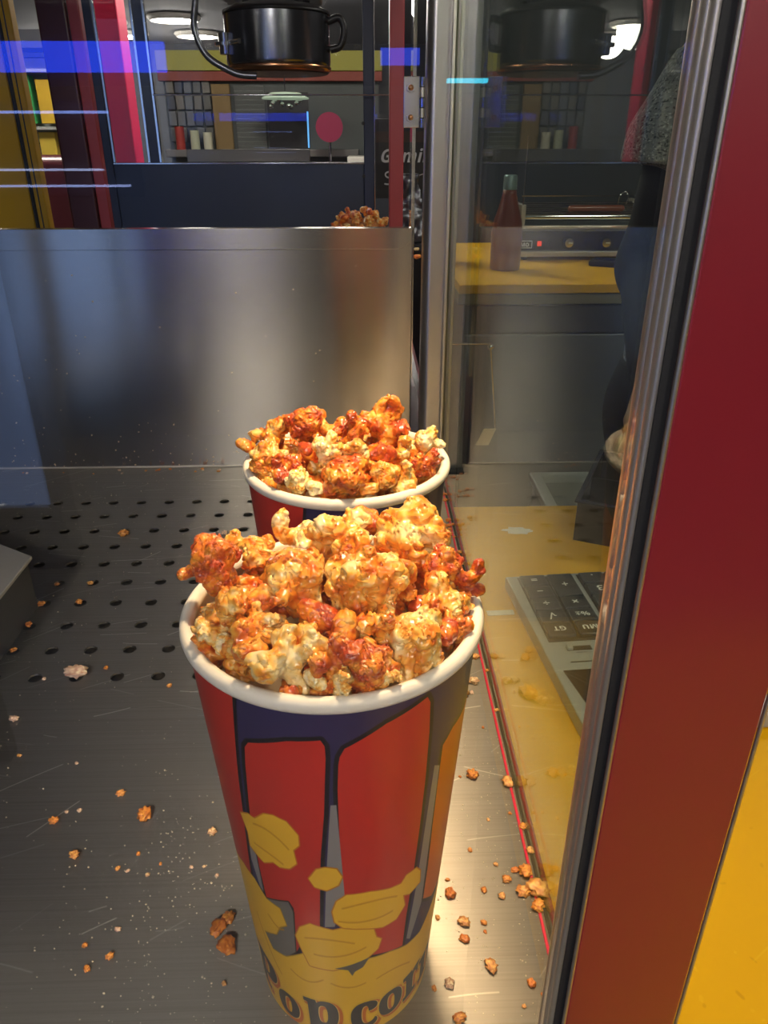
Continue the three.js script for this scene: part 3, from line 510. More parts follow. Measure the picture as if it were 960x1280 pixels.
{
  const geos = [0, 1, 2, 3, 4, 5].map((i) => {
    let g = new THREE.IcosahedronGeometry(1, 3); g = mergeVertices(g.deleteAttribute('normal').deleteAttribute('uv')); const p = g.attributes.position, col = new Float32Array(p.count * 3), c0 = [[.95, .60, .17], [.92, .44, .07], [.95, .80, .46], [.84, .33, .04], [.93, .52, .11], [.95, .88, .66]][i];
    for (let j = 0; j < p.count; j++) {
      const x = p.getX(j), y = p.getY(j), z = p.getZ(j), n = 1 + .42 * noise3(x * 1.5 + i * 9, y * 1.5, z * 1.5) + .20 * noise3(x * 3.6, y * 3.6 + i * 5, z * 3.6);
      p.setXYZ(j, x * n, Math.max(-.42, y * n * .5), z * n * .82); const t = .75 + .35 * noise3(x * 2 + 7 * i, y * 2, z * 2); col[3 * j] = c0[0] * t; col[3 * j + 1] = c0[1] * t * t; col[3 * j + 2] = c0[2] * t * t;
    }
    g.setAttribute('color', new THREE.BufferAttribute(col, 3)); g.computeVertexNormals(); return g;
  });
  const ORDINAL = 'first second third fourth fifth sixth seventh eighth ninth tenth eleventh twelfth thirteenth fourteenth fifteenth sixteenth seventeenth eighteenth nineteenth twentieth twenty-first twenty-second twenty-third twenty-fourth'.split(' ');
  const drop = (a, label, group, picks, sc = 1) => {
    const order = []; for (let i = 0; i < a.length / 3; i++) order.push(i); order.sort((p, q) => a[3 * q + 1] - a[3 * p + 1]);
    for (let i = 0; i < a.length; i += 3) {
      const nth = order.indexOf(i / 3), own = order.length <= 24 ? `${label}, ${nth ? ORDINAL[nth] + ' ' : ''}nearest the viewer` : label;
      const m = single('popcorn_crumb', geos[picks[(i / 3) % picks.length]], M.crumb, own, 'crumb', [a[i], a[i + 2] * .42 * sc, a[i + 1]], rr(0, 6.28), group); m.scale.setScalar(a[i + 2] * sc * .85); m.scale.x *= rr(.85, 1.2);
    }
  };
  drop(crumbsLeft, 'tiny crumb on steel left of the front cup', 'crumbs left of the front cup', [5, 4, 1, 1, 5, 5, 2, 0, 1, 0, 5, 2]);
  drop(crumbsRust, 'rusty popcorn flake at the left foot of the front cup', 'flakes by the foot of the front cup', [3, 1, 3]);
  drop(crumbsRight, 'golden crumb on steel right of the front cup', 'crumbs right of the front cup', [1, 3, 0, 1, 0, 1, 3, 0, 3, 1, 3, 0, 2]);
  drop(crumbsSeam, 'amber crumb caught on the magenta strip by the side pane', 'crumbs along the side pane', [0, 1, 0, 1, 3, 0, 4, 1, 0]);
  drop(crumbsMid, 'pale crumb beside the magenta strip right of the rim', 'crumbs beside the cup rim', [2, 0, 5, 1, 3]);
  drop(crumbsHoles, 'crumb lying among the punched holes of the floor', 'crumbs among the holes', [4, 5, 0, 5, 1, 5, 0, 4, 1, 3, 1, 4]);
  // husks along the foot of the panel and the seam near the rear post
  const far = []; for (let i = 0; i < 14; i++) far.push(rr(.060, .0875), -rr(.70, .862), rr(.0015, .0036));
  for (let i = 0; i < 18; i++) far.push(.0885 + rr(-.0025, .002), -rr(.62, .83), rr(.0018, .0034));
  drop(far, 'brown husk crumb in the far corner by the aluminium post', 'husks in the far corner', [3, 1, 3]);
  const row = []; for (let i = 0; i < 22; i++) row.push(rr(-.42, -.06), -rr(.852, .864), rr(.001, .0028));
  drop(row, 'small crumb along the foot of the divider panel', 'crumbs along the divider foot', [1, 3, 5, 4]);
  const hid = [.066, -.432, .0075, .058, -.424, .006, .060, -.475, .0045, .055, -.485, .0042, .052, -.36, .003];
  drop(hid, 'rounded golden crumb behind the right of the front cup', 'crumbs behind the front cup', [0, 2, 1]);
  // dust too fine to count
  const speck = new THREE.InstancedMesh(new THREE.OctahedronGeometry(1, 0), new THREE.MeshStandardMaterial({ color: lin(.75, .66, .48), roughness: .8 }), 1500);
  const mt = new THREE.Matrix4(), q = new THREE.Quaternion();
  for (let i = 0; i < 1500; i++) {
    const near = i < 260, right = i >= 260 && i < 560; const s = rr(.0002, .00048) * (rnd() < .12 ? 1.7 : 1);
    const x = right ? rr(.035, .088) : near ? -.06 - Math.abs(noise2(i, 3)) * .1 - rr(0, .02) : rr(-.40, -.03), z = right ? rr(-.42, -.2) : near ? rr(-.33, -.2) : rr(-.86, -.2);
    mt.compose(V(x, s * .5, z), q.setFromEuler(new THREE.Euler(rr(0, 3), rr(0, 3), 0)), V(s, s * .7, s)); speck.setMatrixAt(i, mt);
  }
  speck.name = 'popcorn_dust'; speck.castShadow = speck.receiveShadow = true; scene.add(speck); tag(speck, 'fine pale popcorn dust sprinkled over the steel floor', 'dust', null, 'stuff');
  // specks stuck to the divider
  const stuck = new THREE.InstancedMesh(new THREE.OctahedronGeometry(1, 0), new THREE.MeshStandardMaterial({ color: lin(.7, .5, .3), roughness: .8 }), 150);
  for (let i = 0; i < 150; i++) { const s = rr(.0003, .0010), low = rnd() < .65; mt.compose(V(rr(-.44, -.0), low ? .003 + .06 * rnd() ** 2 : rr(.02, .25), -.8709), q.setFromEuler(new THREE.Euler(0, 0, rr(0, 3))), V(s * rr(.6, 1.6), s, s * .5)); stuck.setMatrixAt(i, mt); }
  stuck.name = 'panel_specks'; stuck.castShadow = stuck.receiveShadow = true; scene.add(stuck); tag(stuck, 'dried specks stuck on the steel divider panel', 'specks', null, 'stuff');
}
// two morsels lodged in the slit between divider and post
single('popcorn_crumb', popGeometry('b', .7, 20), M.popcorn, 'amber popcorn morsel lodged in the slit beside the corner post', 'crumb', [.0600, .2485, -.874]).scale.setScalar(.0052);
single('popcorn_crumb', popGeometry('b', .1, 20), M.popcorn, 'white popcorn morsel at the top of the slit beside the corner post', 'crumb', [.0590, .2565, -.874]).scale.setScalar(.0036);
// steel scoop tray reaching in from the left
{
  const t = thing('scoop_tray', 'corner of a worn steel tray at the left edge on the perforated floor', 'tray', [-.2841, 0, -.5612], 0);
  // top plate follows the two visible edges, meeting at the corner
  const out = [[0, 0], [-.16, .101], [-.16, -.28], [-.0008, -.16]], mid = [-.085, -.085];
  const ring = (p, k) => p.map(([x, y]) => new THREE.Vector2(mid[0] + (x - mid[0]) * k, mid[1] + (y - mid[1]) * k));
  const frame = (k0, k1, y0, y1, bevel) => { const c = new THREE.Shape(ring(out, k0)); if (k1) c.holes.push(new THREE.Path(ring(out, k1))); const g = new THREE.ExtrudeGeometry(c, { depth: y1 - y0, bevelEnabled: bevel, bevelSize: .0008, bevelThickness: .0006, bevelSegments: 2 }); g.rotateX(-Math.PI / 2); g.translate(0, y0, 0); return g; };
  part('rim_plate', frame(1, .70, .0472, .0494, true), new THREE.MeshStandardMaterial({ metalness: .7, color: lin(.50, .50, .50), roughness: .55, bumpMap: texture(steelLines, false, [2, 2]), bumpScale: .00004 }), t, 'worn bright rim plate');
  part('tray_floor', frame(.70, 0, .0006, .003, false), M.innerSteel, t);
  const h = frame(.97, .70, .0006, .0466, false);
  part('body', h, M.darkSteel, t, 'dark tray side');
}

// ---------------------------------------------------------------- the yellow counter beside the machine
const CY = -.045;
{
  const t = thing('yellow_counter', 'yellow laminate counter beside the machine carrying the calculator', 'counter');
  part('worktop', bx(GX + .006, 1.5, CY - .03, CY, -.842, .25, .002), M.laminate, t, 'yellow laminate worktop');
  part('body', bx(GX + .02, 1.48, FLOOR_Y, CY - .03, -.81, .22), M.cabinet, t);
}
// calculator lying upside down to the viewer
{
  const t = thing('calculator', 'large silver desk calculator with dark keys on the yellow counter', 'calculator', [.158, CY, -.54], .075);
  const mBody = new THREE.MeshPhysicalMaterial({ metalness: .4, color: lin(.40, .42, .44), roughness: .42 }), mKey = new THREE.MeshStandardMaterial({ color: lin(.035, .04, .055), roughness: .4 });
  const s = new THREE.Shape(); s.moveTo(-.004, -.108); s.lineTo(.150, -.108); s.lineTo(.155, .108); s.lineTo(-.009, .108); s.closePath();
  // outline in (x, -z): the near edge is the display end
  const g = new THREE.ExtrudeGeometry(s, { depth: .011, bevelEnabled: true, bevelSize: .0015, bevelThickness: .0015, bevelSegments: 3 }); g.rotateX(-Math.PI / 2); g.translate(0, .0025, 0);
  part('case', g, mBody, t, 'silver grey case');
  part('underside', bx(.002, .146, 0, .0025, -.1, .1), M.black, t);
  const top = .015;
  part('key_bed', merge(bx(.000, .056, top - .0005, top + .0006, -.108 + .003, .003), bx(.0605, .140, top - .0005, top + .0006, -.108 + .003, .003)), new THREE.MeshStandardMaterial({ color: lin(.018, .019, .024), roughness: .5 }), t, 'dark recess around the keys');
  const keyTex = {};
  const glyph = (s) => keyTex[s] ??= (() => { const [c, q] = canvas(128, 96); q.fillStyle = '#23272f'; q.fillRect(0, 0, 128, 96); q.translate(64, 48); q.rotate(Math.PI); q.fillStyle = '#f2f4f6'; q.font = `bold ${s.length > 1 ? 58 : 78}px sans-serif`; q.textAlign = 'center'; q.textBaseline = 'middle'; q.fillText(s, 0, 2); return new THREE.MeshStandardMaterial({ map: texture(c), roughness: .38 }); })();
  const key = (x0, x1, z0, z1, s) => {
    const k = part('key', bx(x0, x1, top, top + .0042, z0, z1, .0012), mKey, t);
    const f = new THREE.PlaneGeometry(x1 - x0 - .004, Math.min(.017, z1 - z0 - .004)); f.rotateX(-Math.PI / 2); f.translate((x0 + x1) / 2, top + .0043, (z0 + z1) / 2); part('key_mark', f, glyph(s), k);
  };
  const P = .0208, Z0 = -.1045;
  ['=', '−', '÷', '√', 'GT'].forEach((s, i) => key(.0015, .0265, Z0 + i * P + .001, Z0 + (i + 1) * P - .001, s));
  key(.0295, .0545, Z0 + .001, Z0 + 2 * P - .001, '+'); ['×', '%±', 'MU'].forEach((s, i) => key(.0295, .0545, Z0 + (i + 2) * P + .001, Z0 + (i + 3) * P - .001, s));
  ['.', '3', '6', '9'].forEach((s, i) => key(.062, .086, Z0 + i * P + .001, Z0 + (i + 1) * P - .001, s));
  ['0', '2', '5', '8'].forEach((s, i) => key(.089, .113, Z0 + i * P + .001, Z0 + (i + 1) * P - .001, s));
  ['C', '1', '4', '7'].forEach((s, i) => key(.116, .139, Z0 + i * P + .001, Z0 + (i + 1) * P - .001, s));
  const sl = part('slide_switch', bx(.0125, .0345, top - .0004, top + .0006, .0105, .0165, .0005), M.black, t, 'black slide switch slot');
  part('slide_knob', bx(.0125, .0175, top, top + .0035, .010, .0165, .001), mBody, sl);
  { const [c, q] = canvas(128, 16); q.fillStyle = '#a0a3a8'; q.fillRect(0, 0, 128, 16); q.translate(64, 8); q.rotate(Math.PI); q.fillStyle = '#33363c'; q.font = 'bold 14px sans-serif'; q.textAlign = 'center'; q.textBaseline = 'middle'; q.fillText('F 4 3 2 0 A', 0, 1); const f = new THREE.PlaneGeometry(.018, .0026); f.rotateX(-Math.PI / 2); f.translate(.024, top + .0003, .0195); part('switch_scale', f, new THREE.MeshStandardMaterial({ map: texture(c), roughness: .42, metalness: .4 }), t); }
  part('groove', bx(.010, .140, top - .0002, top + .0004, .0315, .0325), M.black, t);
  const d = new THREE.Shape(); d.moveTo(.0, -.043); d.lineTo(.0075, -.1005); d.lineTo(.140, -.1005); d.lineTo(.146, -.043); d.closePath();
  const dg = new THREE.ExtrudeGeometry(d, { depth: .0012, bevelEnabled: false }); dg.rotateX(-Math.PI / 2); dg.translate(0, top - .0004, 0);
  part('display_window', dg, new THREE.MeshPhysicalMaterial({ color: lin(.012, .014, .03), roughness: .12, clearcoat: 1 }), t, 'dark glossy display window');
}
// black divided tray
{
  const t = thing('divided_tray', 'black plastic tray with dividers at the far end of the yellow counter', 'tray', [.235, CY, -.7516], -.44);
  const W = .13, D = .163, H = .0496, w = .0022, m = new THREE.MeshPhysicalMaterial({ color: lin(.008, .009, .014), roughness: .3, clearcoat: .4, clearcoatRoughness: .3 });
  part('bottom', bx(0, W, 0, w, -D, 0), m, t);
  part('wall', bx(0, W, 0, H, -w, 0, .0006), m, t); part('wall', bx(0, W, 0, H, -D, -D + w, .0006), m, t); part('wall', bx(0, w, 0, H, -D, 0, .0006), m, t); part('wall', bx(W - w, W, 0, H, -D, 0, .0006), m, t);
  part('divider', bx(w, W - w, 0, H - .004, -.083, -.081), m, t);
  part('lip', merge(bx(-.003, W + .003, H - .002, H + .001, -.003, .003, .001), bx(-.003, W + .003, H - .002, H + .001, -D - .003, -D + .003, .001), bx(-.003, .003, H - .002, H + .001, -D, 0, .001), bx(W - .003, W + .003, H - .002, H + .001, -D, 0, .001)), new THREE.MeshPhysicalMaterial({ color: lin(.012, .022, .06), roughness: .22, clearcoat: .6 }), t, 'glossy blue black lip');
  const st = t; t.updateMatrixWorld();
  [[.03, -.03, .3], [.06, -.05, 1.2], [.09, -.03, -.4]].forEach(([x, z, a], i) => {
    const p = st.localToWorld(V(x, .006 + i * .004, z));
    single('paper_slip', bx(-.022, .022, 0, .0016, -.012, .012, .0004), new THREE.MeshStandardMaterial({ color: lin(.42, .24, .10), roughness: .8 }), ['brown paper slip lying nearest in the black tray', 'brown paper slip in the middle of the black tray', 'brown paper slip at the right in the black tray'][i], 'paper', [p.x, p.y, p.z], a, 'paper slips in the black tray');
  });
}
// pale crate standing behind the counter, low down
{
  const t = thing('plastic_crate', 'pale grey plastic crate low behind the yellow counter', 'crate', [.272, -.42, -1.12]);
  const m = new THREE.MeshStandardMaterial({ color: lin(.42, .46, .50), roughness: .5 });
  part('panel', bx(0, .006, 0, .29, 0, .16, .002), m, t); part('panel', bx(.15, .156, 0, .29, 0, .16, .002), m, t); part('panel', bx(0, .156, 0, .29, 0, .006, .002), m, t); part('panel', bx(0, .156, 0, .20, .154, .16, .002), m, t); part('bottom', bx(0, .156, 0, .006, 0, .16), m, t);
  part('rim', merge(bx(-.006, .012, .284, .298, -.006, .166, .003), bx(-.006, .162, .284, .298, -.006, .010, .003)), new THREE.MeshStandardMaterial({ color: lin(.62, .68, .74), roughness: .4 }), t, 'lighter rim');
  single('cardboard_box', bx(-.035, .035, 0, .23, -.04, .04, .002), new THREE.MeshStandardMaterial({ color: lin(.16, .12, .07), roughness: .8 }), 'brown carton standing in the pale plastic crate', 'box', [.350, -.4135, -1.04], .05);
  const u = thing('low_cabinet', 'low grey cabinet under the pale plastic crate', 'cabinet', [.1, FLOOR_Y, -1.13]);
  part('body', bx(.02, .335, 0, .525, 0, .24, .004), M.cabinetDark, u); part('top', bx(.01, .345, .525, .53, -.005, .245, .002), M.cabinet, u);
}
// scraper hanging behind the side pane
{
  const t = thing('hanging_scraper', 'thin steel scraper hanging outside the side pane by the aluminium post', 'scraper', [.143, .0, -.845]);
  part('knob', new THREE.SphereGeometry(.0042, 14, 10).translate(0, .1545, 0), M.chrome, t, 'round knob');
  part('shaft', rod(V(0, .152, 0), V(.0115, .054, 0), .0009), M.chrome, t);
  const s = new THREE.Shape(); s.moveTo(-.002, .056); s.lineTo(.0118, .056); s.lineTo(.004, .036); s.lineTo(-.011, .036); s.closePath();
  part('blade', new THREE.ExtrudeGeometry(s, { depth: .0012, bevelEnabled: true, bevelSize: .0004, bevelThickness: .0004, bevelSegments: 1 }), M.trimSteel, t, 'bent blade');
  part('hook', rod(V(-.048, .158, 0), V(0, .158, 0), .0012), M.chrome, t);
}
// ---------------------------------------------------------------- far counter with roller grill
{
  const t = thing('far_counter', 'far yellow topped counter with grey cabinet doors below', 'counter');
  part('worktop', bx(.30, 2.6, CY - .028, CY, -3.5, -2.43, .003), M.laminate, t, 'yellow top');
  part('edge_band', bx(.30, 2.6, CY - .062, CY - .029, -3.48, -2.435, .002), new THREE.MeshStandardMaterial({ color: lin(.20, .18, .10), roughness: .5 }), t);
  part('carcass', bx(.32, 2.58, FLOOR_Y + .08, CY - .062, -3.45, -2.46), M.cabinetDark, t);
  part('drawer_front', bx(.325, 2.575, -.20, -.112, -2.46, -2.442, .003), M.cabinetDark, t);
  for (const [a, b] of [[.325, 1.06], [1.066, 1.82], [1.826, 2.575]]) { const d = part('door', bx(a, b, FLOOR_Y + .09, -.206, -2.46, -2.442, .004), M.cabinet, t); part('door_handle', rod(V(b - .05, -.3, -2.43), V(b - .05, -.45, -2.43), .005), M.chrome, d); }
}
{
  const t = thing('roller_grill', 'black fronted hot dog roller grill with chrome rollers on the far counter', 'roller grill', [.58, CY, -2.95]);
  part('body', bx(0, .52, .018, .115, -.36, 0, .004), new THREE.MeshStandardMaterial({ metalness: .8, color: lin(.28, .29, .31), roughness: .4 }), t, 'steel body');
  for (const [x, z] of [[.03, -.03], [.49, -.03], [.03, -.33], [.49, -.33]]) part('foot', cyl(.012, .014, 0, .018, x, z, 14), M.rubber, t);
  part('control_panel', bx(.005, .515, .036, .104, 0, .004, .001), M.black, t, 'black control panel');
  part('base_rail', bx(-.005, .525, .014, .032, -.01, .008, .002), M.trimSteel, t);
  part('top_rail', bx(-.005, .525, .112, .124, -.01, .006, .002), M.trimSteel, t);
  for (const x of [.183, .322]) {
    const k = part('dial', (() => { const g = cyl(.023, .022, 0, .006); g.rotateX(Math.PI / 2); g.translate(x, .065, .004); return g; })(), M.rubber, t, 'black dial ring');
    part('dial_knob', (() => { const g = cyl(.018, .016, 0, .016); g.rotateX(Math.PI / 2); g.translate(x, .065, .010); return g; })(), M.chrome, k, 'chrome knob'); part('pointer', bx(x - .002, x + .012, .063, .067, .025, .028), M.white, k);
  }
  part('indicator_light', bx(.068, .084, .052, .070, .004, .007, .001), new THREE.MeshStandardMaterial({ color: lin(.6, .02, .01), emissive: lin(1, .06, .02), emissiveIntensity: .9 }), t, 'small red indicator light');
  { const [c, q] = canvas(128, 64); q.fillStyle = '#20242a'; q.fillRect(0, 0, 128, 64); q.strokeStyle = '#d8dde2'; q.lineWidth = 6; q.strokeRect(4, 4, 120, 56); q.fillStyle = '#d8dde2'; q.font = 'bold 44px sans-serif'; q.textAlign = 'center'; q.textBaseline = 'middle'; q.fillText('MO', 64, 34); const f = new THREE.PlaneGeometry(.056, .028); f.translate(.022, .058, .0045); part('maker_plate', f, new THREE.MeshStandardMaterial({ map: texture(c), roughness: .4 }), t, 'small white bordered plate'); }
  part('switch', bx(.108, .122, .056, .074, .004, .007), M.rubber, t); part('switch', bx(.245, .259, .056, .074, .004, .007), M.rubber, t);
  for (let i = 0; i < 7; i++) { const g = cyl(.0125, .0125, 0, .48, 0, 0, 18); g.rotateZ(-Math.PI / 2); g.translate(.02, .150 + .004 * i, -.03 - i * .042); part('roller', g, M.chrome, t); }
  part('side_plate', bx(.0, .018, .115, .195, -.34, 0, .003), M.trimSteel, t); part('side_plate', bx(.502, .52, .115, .195, -.34, 0, .003), M.trimSteel, t);
  part('guard_pane', bx(.0, .52, .225, .42, -.012, -.009), M.glass, t, 'clear guard pane'); part('guard_edge', bx(0, .52, .222, .226, -.014, -.007), M.chrome, t);
  part('guard_post', merge(rod(V(.008, .19, -.01), V(.008, .42, -.01), .003), rod(V(.512, .19, -.01), V(.512, .42, -.01), .003)), M.chrome, t);
  { const g = new THREE.CapsuleGeometry(.0115, .19, 6, 14); g.rotateZ(Math.PI / 2); single('sausage', g, new THREE.MeshPhysicalMaterial({ color: lin(.20, .05, .022), roughness: .4, clearcoat: .4 }), 'brown sausage lying on the chrome rollers of the roller grill', 'sausage', [.87, CY + .178, -3.0]); }
  single('wire_loop', tube([V(-.02, 0, 0), V(-.015, .03, 0), V(.005, .045, 0), V(.018, .03, 0), V(.012, .0, 0)], .002, 30, 8), M.chrome, 'small wire loop standing behind the chrome rollers', 'wire', [1.0, CY + .185, -3.10]);
}
{
  const t = thing('sauce_bottle', 'tall brown sauce bottle with pale cap on the far counter', 'bottle', [.495, CY, -2.74]);
  const m = new THREE.MeshPhysicalMaterial({ color: lin(.20, .05, .025), roughness: .3, clearcoat: .5 });
  part('bottle_body', new THREE.LatheGeometry([[0, 0], [.048, 0], [.052, .006], [.053, .12], [.048, .16], [.032, .21], [.024, .245], [.022, .262], [0, .262]].map(([a, b]) => new THREE.Vector2(a, b)), 32), m, t, 'brown bottle');
  part('cap', new THREE.LatheGeometry([[.0225, .258], [.0235, .262], [.0225, .300], [.018, .304], [0, .304]].map(([a, b]) => new THREE.Vector2(a, b)), 28), new THREE.MeshStandardMaterial({ metalness: .6, color: lin(.4, .55, .56), roughness: .3 }), t, 'pale metallic cap');
}
{
  const t = thing('mobile_phone', 'black phone lying on the far counter in front of the grill', 'phone', [.905, CY, -2.80], -.5);
  part('phone_body', bx(-.088, .088, 0, .022, -.046, .046, .008), M.black, t); part('phone_screen', bx(-.078, .078, .0218, .0226, -.038, .038, .0002), new THREE.MeshPhysicalMaterial({ color: lin(.01, .01, .014), roughness: .08, clearcoat: 1 }), t, 'glossy screen');
}
// ---------------------------------------------------------------- the worker behind the counter
{
  const t = thing('person', 'person in speckled grey short sleeves and dark clothes reaching to the black tray', 'person');
  const S = (a, b, ra, rb) => [a, b, ra, rb];
  const hip = [.62, -.05, -1.24], chest = [.62, .32, -1.24], neck = [.62, .50, -1.24];
  const shR = [.505, .455, -1.24], elR = [.462, .185, -1.235], wrR = [.402, .062, -.985];
  const shL = [.735, .455, -1.24], elL = [.80, .17, -1.24], wrL = [.79, -.03, -1.10];
  const torso = [S([.57, -.02, -1.24], [.57, .36, -1.24], .105, .105), S([.67, -.02, -1.24], [.67, .36, -1.24], .105, .105), S([.53, .42, -1.24], [.71, .42, -1.24], .065, .065), S(hip, chest, .12, .12)];
  const armR = [S(shR, elR, .052, .042)], foreR = [S(elR, wrR, .042, .029)], armL = [S(shL, elL, .052, .042)], foreL = [S(elL, wrL, .042, .029)];
  const legs = [S([.545, -.08, -1.24], [.535, -.45, -1.22], .092, .062), S([.535, -.45, -1.22], [.53, -.87, -1.25], .062, .042), S([.70, -.08, -1.24], [.71, -.45, -1.22], .092, .062), S([.71, -.45, -1.22], [.72, -.87, -1.25], .062, .042), S([.55, -.06, -1.24], [.69, -.06, -1.24], .112, .112)];
  const head = [S([.62, .47, -1.24], [.62, .56, -1.235], .056, .052), S([.62, .645, -1.215], [.62, .70, -1.235], .070, .088), S([.62, .60, -1.19], [.62, .62, -1.2], .048, .055)];
  const field = (list, k, grow = 0) => (x, y, z) => { let d = 9; for (const [a, b, ra, rb] of list) d = smin(d, capsule(x, y, z, a, b, ra, rb), k); return d - grow; };
  const hand = (w, f, side) => {   // palm and five bent fingers
    const L = [], d = V(f[0] - w[0], f[1] - w[1], f[2] - w[2]).normalize(), s = V(side, 0, 0).addScaledVector(d, -side * d.x).normalize(), u = s.clone().cross(d).normalize(); if (u.y < 0) u.negate();
    const P = (a, b, c) => [w[0] + d.x * a + s.x * b + u.x * c, w[1] + d.y * a + s.y * b + u.y * c, w[2] + d.z * a + s.z * b + u.z * c];
    for (let i = 0; i < 4; i++) L.push(S(P(.01, (i - 1.5) * .012, 0), P(.075, (i - 1.5) * .019, .002), .017, .0125));
    [[-1.5, .055], [-.5, .066], [.5, .07], [1.5, .05]].forEach(([q, l]) => { const a = P(.075, q * .019, .002), b = P(.075 + l * .42, q * .0195, .004), c = P(.075 + l * .72, q * .0195, -.014), e = P(.075 + l * .78, q * .0195, -.036); L.push(S(a, b, .0098, .009), S(b, c, .009, .0084), S(c, e, .0084, .0074)); });
    const a = P(.022, .026, -.004), b = P(.05, .046, -.014), c = P(.078, .046, -.028); L.push(S(a, b, .0125, .0105), S(b, c, .0105, .008)); return L;
  };
  const hR = hand(wrR, [.372, .02, -.905], 1), hL = hand(wrL, [.79, -.12, -1.06], 1);
  const bodyAll = [...torso, ...armR, ...foreR, ...armL, ...foreL, ...legs, ...head];
  const gBody = fieldMesh(field(bodyAll, .05), V(.36, -.93, -1.40), V(.92, .82, -.94), 96);
  const face = merge(new THREE.SphereGeometry(.011, 12, 10).scale(.8, 1.3, 1).translate(.62, .645, -1.135), new THREE.SphereGeometry(.016, 12, 10).scale(1.3, .35, .5).translate(.62, .607, -1.142), new THREE.SphereGeometry(.018, 12, 10).scale(.4, 1.3, .8).translate(.527, .65, -1.22), new THREE.SphereGeometry(.018, 12, 10).scale(.4, 1.3, .8).translate(.713, .65, -1.22));
  const hm = (L, c) => fieldMesh(field(L, .008), V(c[0] - .1, c[1] - .1, c[2] - .1), V(c[0] + .1, c[1] + .1, c[2] + .1), 72);
  const strip = (g) => { const h = g.index ? g.toNonIndexed() : g; for (const k of Object.keys(h.attributes)) if (k !== 'position' && k !== 'normal') h.deleteAttribute(k); return h; };
  part('body', mergeGeometries([gBody, face, hm(hR, [.375, .03, -.92]), hm(hL, [.79, -.08, -1.07])].map(strip)), SKIN, t, 'arms, hands and head');
  const eye = new THREE.SphereGeometry(.008, 12, 10); for (const x of [.592, .648]) part('eye', eye.clone().translate(x, .662, -1.142), M.black, t);
  part('hair', fieldMesh((x, y, z) => Math.max(field(head, .05, .014)(x, y, z), .665 - y + (z + 1.2) * 1.1), V(.49, .55, -1.37), V(.75, .84, -1.08), 48), new THREE.MeshStandardMaterial({ color: lin(.012, .009, .008), roughness: .7 }), t, 'short dark hair');
  // speckled grey top with short flared sleeves
  const [c, q] = canvas(512, 512); q.fillStyle = '#8d929c'; q.fillRect(0, 0, 512, 512); for (let i = 0; i < 2600; i++) { q.fillStyle = rnd() < .55 ? `rgba(40,46,60,${rr(.3, .9)})` : `rgba(225,228,235,${rr(.3, .8)})`; q.beginPath(); q.ellipse(rr(0, 512), rr(0, 512), rr(2, 7), rr(1.5, 4), rr(0, 3), 0, 7); q.fill(); }
  const mTop = new THREE.MeshStandardMaterial({ map: texture(c, true, [6, 6]), roughness: .9 });
  const sleeve = [S([.53, .462, -1.24], [.463, .36, -1.238], .070, .064), S([.463, .36, -1.238], [.452, .30, -1.235], .060, .068), S([.71, .462, -1.24], [.785, .36, -1.24], .070, .064), S([.785, .36, -1.24], [.795, .30, -1.24], .060, .068)];
  const gt = fieldMesh((x, y, z) => Math.max(smin(field(torso, .05, .022)(x, y, z), Math.max(field(sleeve, .03)(x, y, z), .333 - y), .03), -.09 - y, y - .515 + Math.abs(x - .62) * .2), V(.37, -.13, -1.40), V(.88, .54, -1.08), 80);
  boxUV(gt); part('top', gt, mTop, t, 'grey speckled short sleeved top');
  const toward = (a, b, t) => a.map((v, i) => v + (b[i] - v) * t), cuffs = [...armR, S(elR, toward(elR, wrR, .86), .042, .031), ...armL, S(elL, toward(elL, wrL, .86), .042, .031)];
  const dark = new THREE.MeshStandardMaterial({ color: lin(.016, .012, .014), roughness: .85 });
  part('long_sleeves', fieldMesh((x, y, z) => Math.max(field(cuffs, .03, .012)(x, y, z), y - .38), V(.30, -.10, -1.34), V(.90, .45, -.90), 80), dark, t, 'dark long sleeves under the top');
  part('trousers', fieldMesh((x, y, z) => Math.max(field([...legs, ...torso], .05, .014)(x, y, z), y - .03, -.90 - y), V(.40, -.94, -1.40), V(.84, .10, -1.08), 80), dark, t, 'dark trousers');
  for (const x of [.53, .72]) part('shoe', fieldMesh((px, y, z) => Math.max(capsule(px, y, z, [x, -.905, -1.27], [x, -.915, -1.08], .046, .040), -.949 - y), V(x - .08, -.97, -1.36), V(x + .08, -.83, -1.0), 32), M.black, t);
}

// scraps on the yellow counter
single('paper_scrap', bx(-.013, .013, 0, .0004, -.004, .004), M.white, 'thin white paper strip on the yellow counter left of the calculator', 'paper', [.128, CY + .0002, -.606], .05);
{ const g = new THREE.CircleGeometry(.011, 18); const p = g.attributes.position; for (let i = 1; i < p.count; i++) { const n = 1 + .5 * noise2(i * .7, 2); p.setXYZ(i, p.getX(i) * n * 1.25, p.getY(i) * n * .75, .0009 * Math.abs(noise2(i, 7))); } p.setZ(0, .0022); g.rotateX(-Math.PI / 2); g.computeVertexNormals(); single('cream_blob', g, M.white, 'small white smear on the yellow counter behind the calculator', 'smear', [.176, CY + .0003, -.775]); }

// ---------------------------------------------------------------- the shop seen through the machine
// yellow column at the left
{
  const t = thing('yellow_column', 'yellow column with a dark seam at the far left edge', 'column', [-.80, FLOOR_Y, -1.98]);
  part('face', bx(-.13, .0, 0, 2.3, -.03, .0, .003), M.yellowPost, t); part('corner', bx(.012, .036, 0, 2.3, -.03, .004, .004), M.yellowPost, t); part('seam', bx(.0, .012, 0, 2.3, -.028, -.006), M.black, t);
  part('bead', bx(.003, .006, 0, 2.3, -.006, .001), M.chrome, t); part('bead', bx(.022, .025, 0, 2.3, .003, .007), M.chrome, t);
}
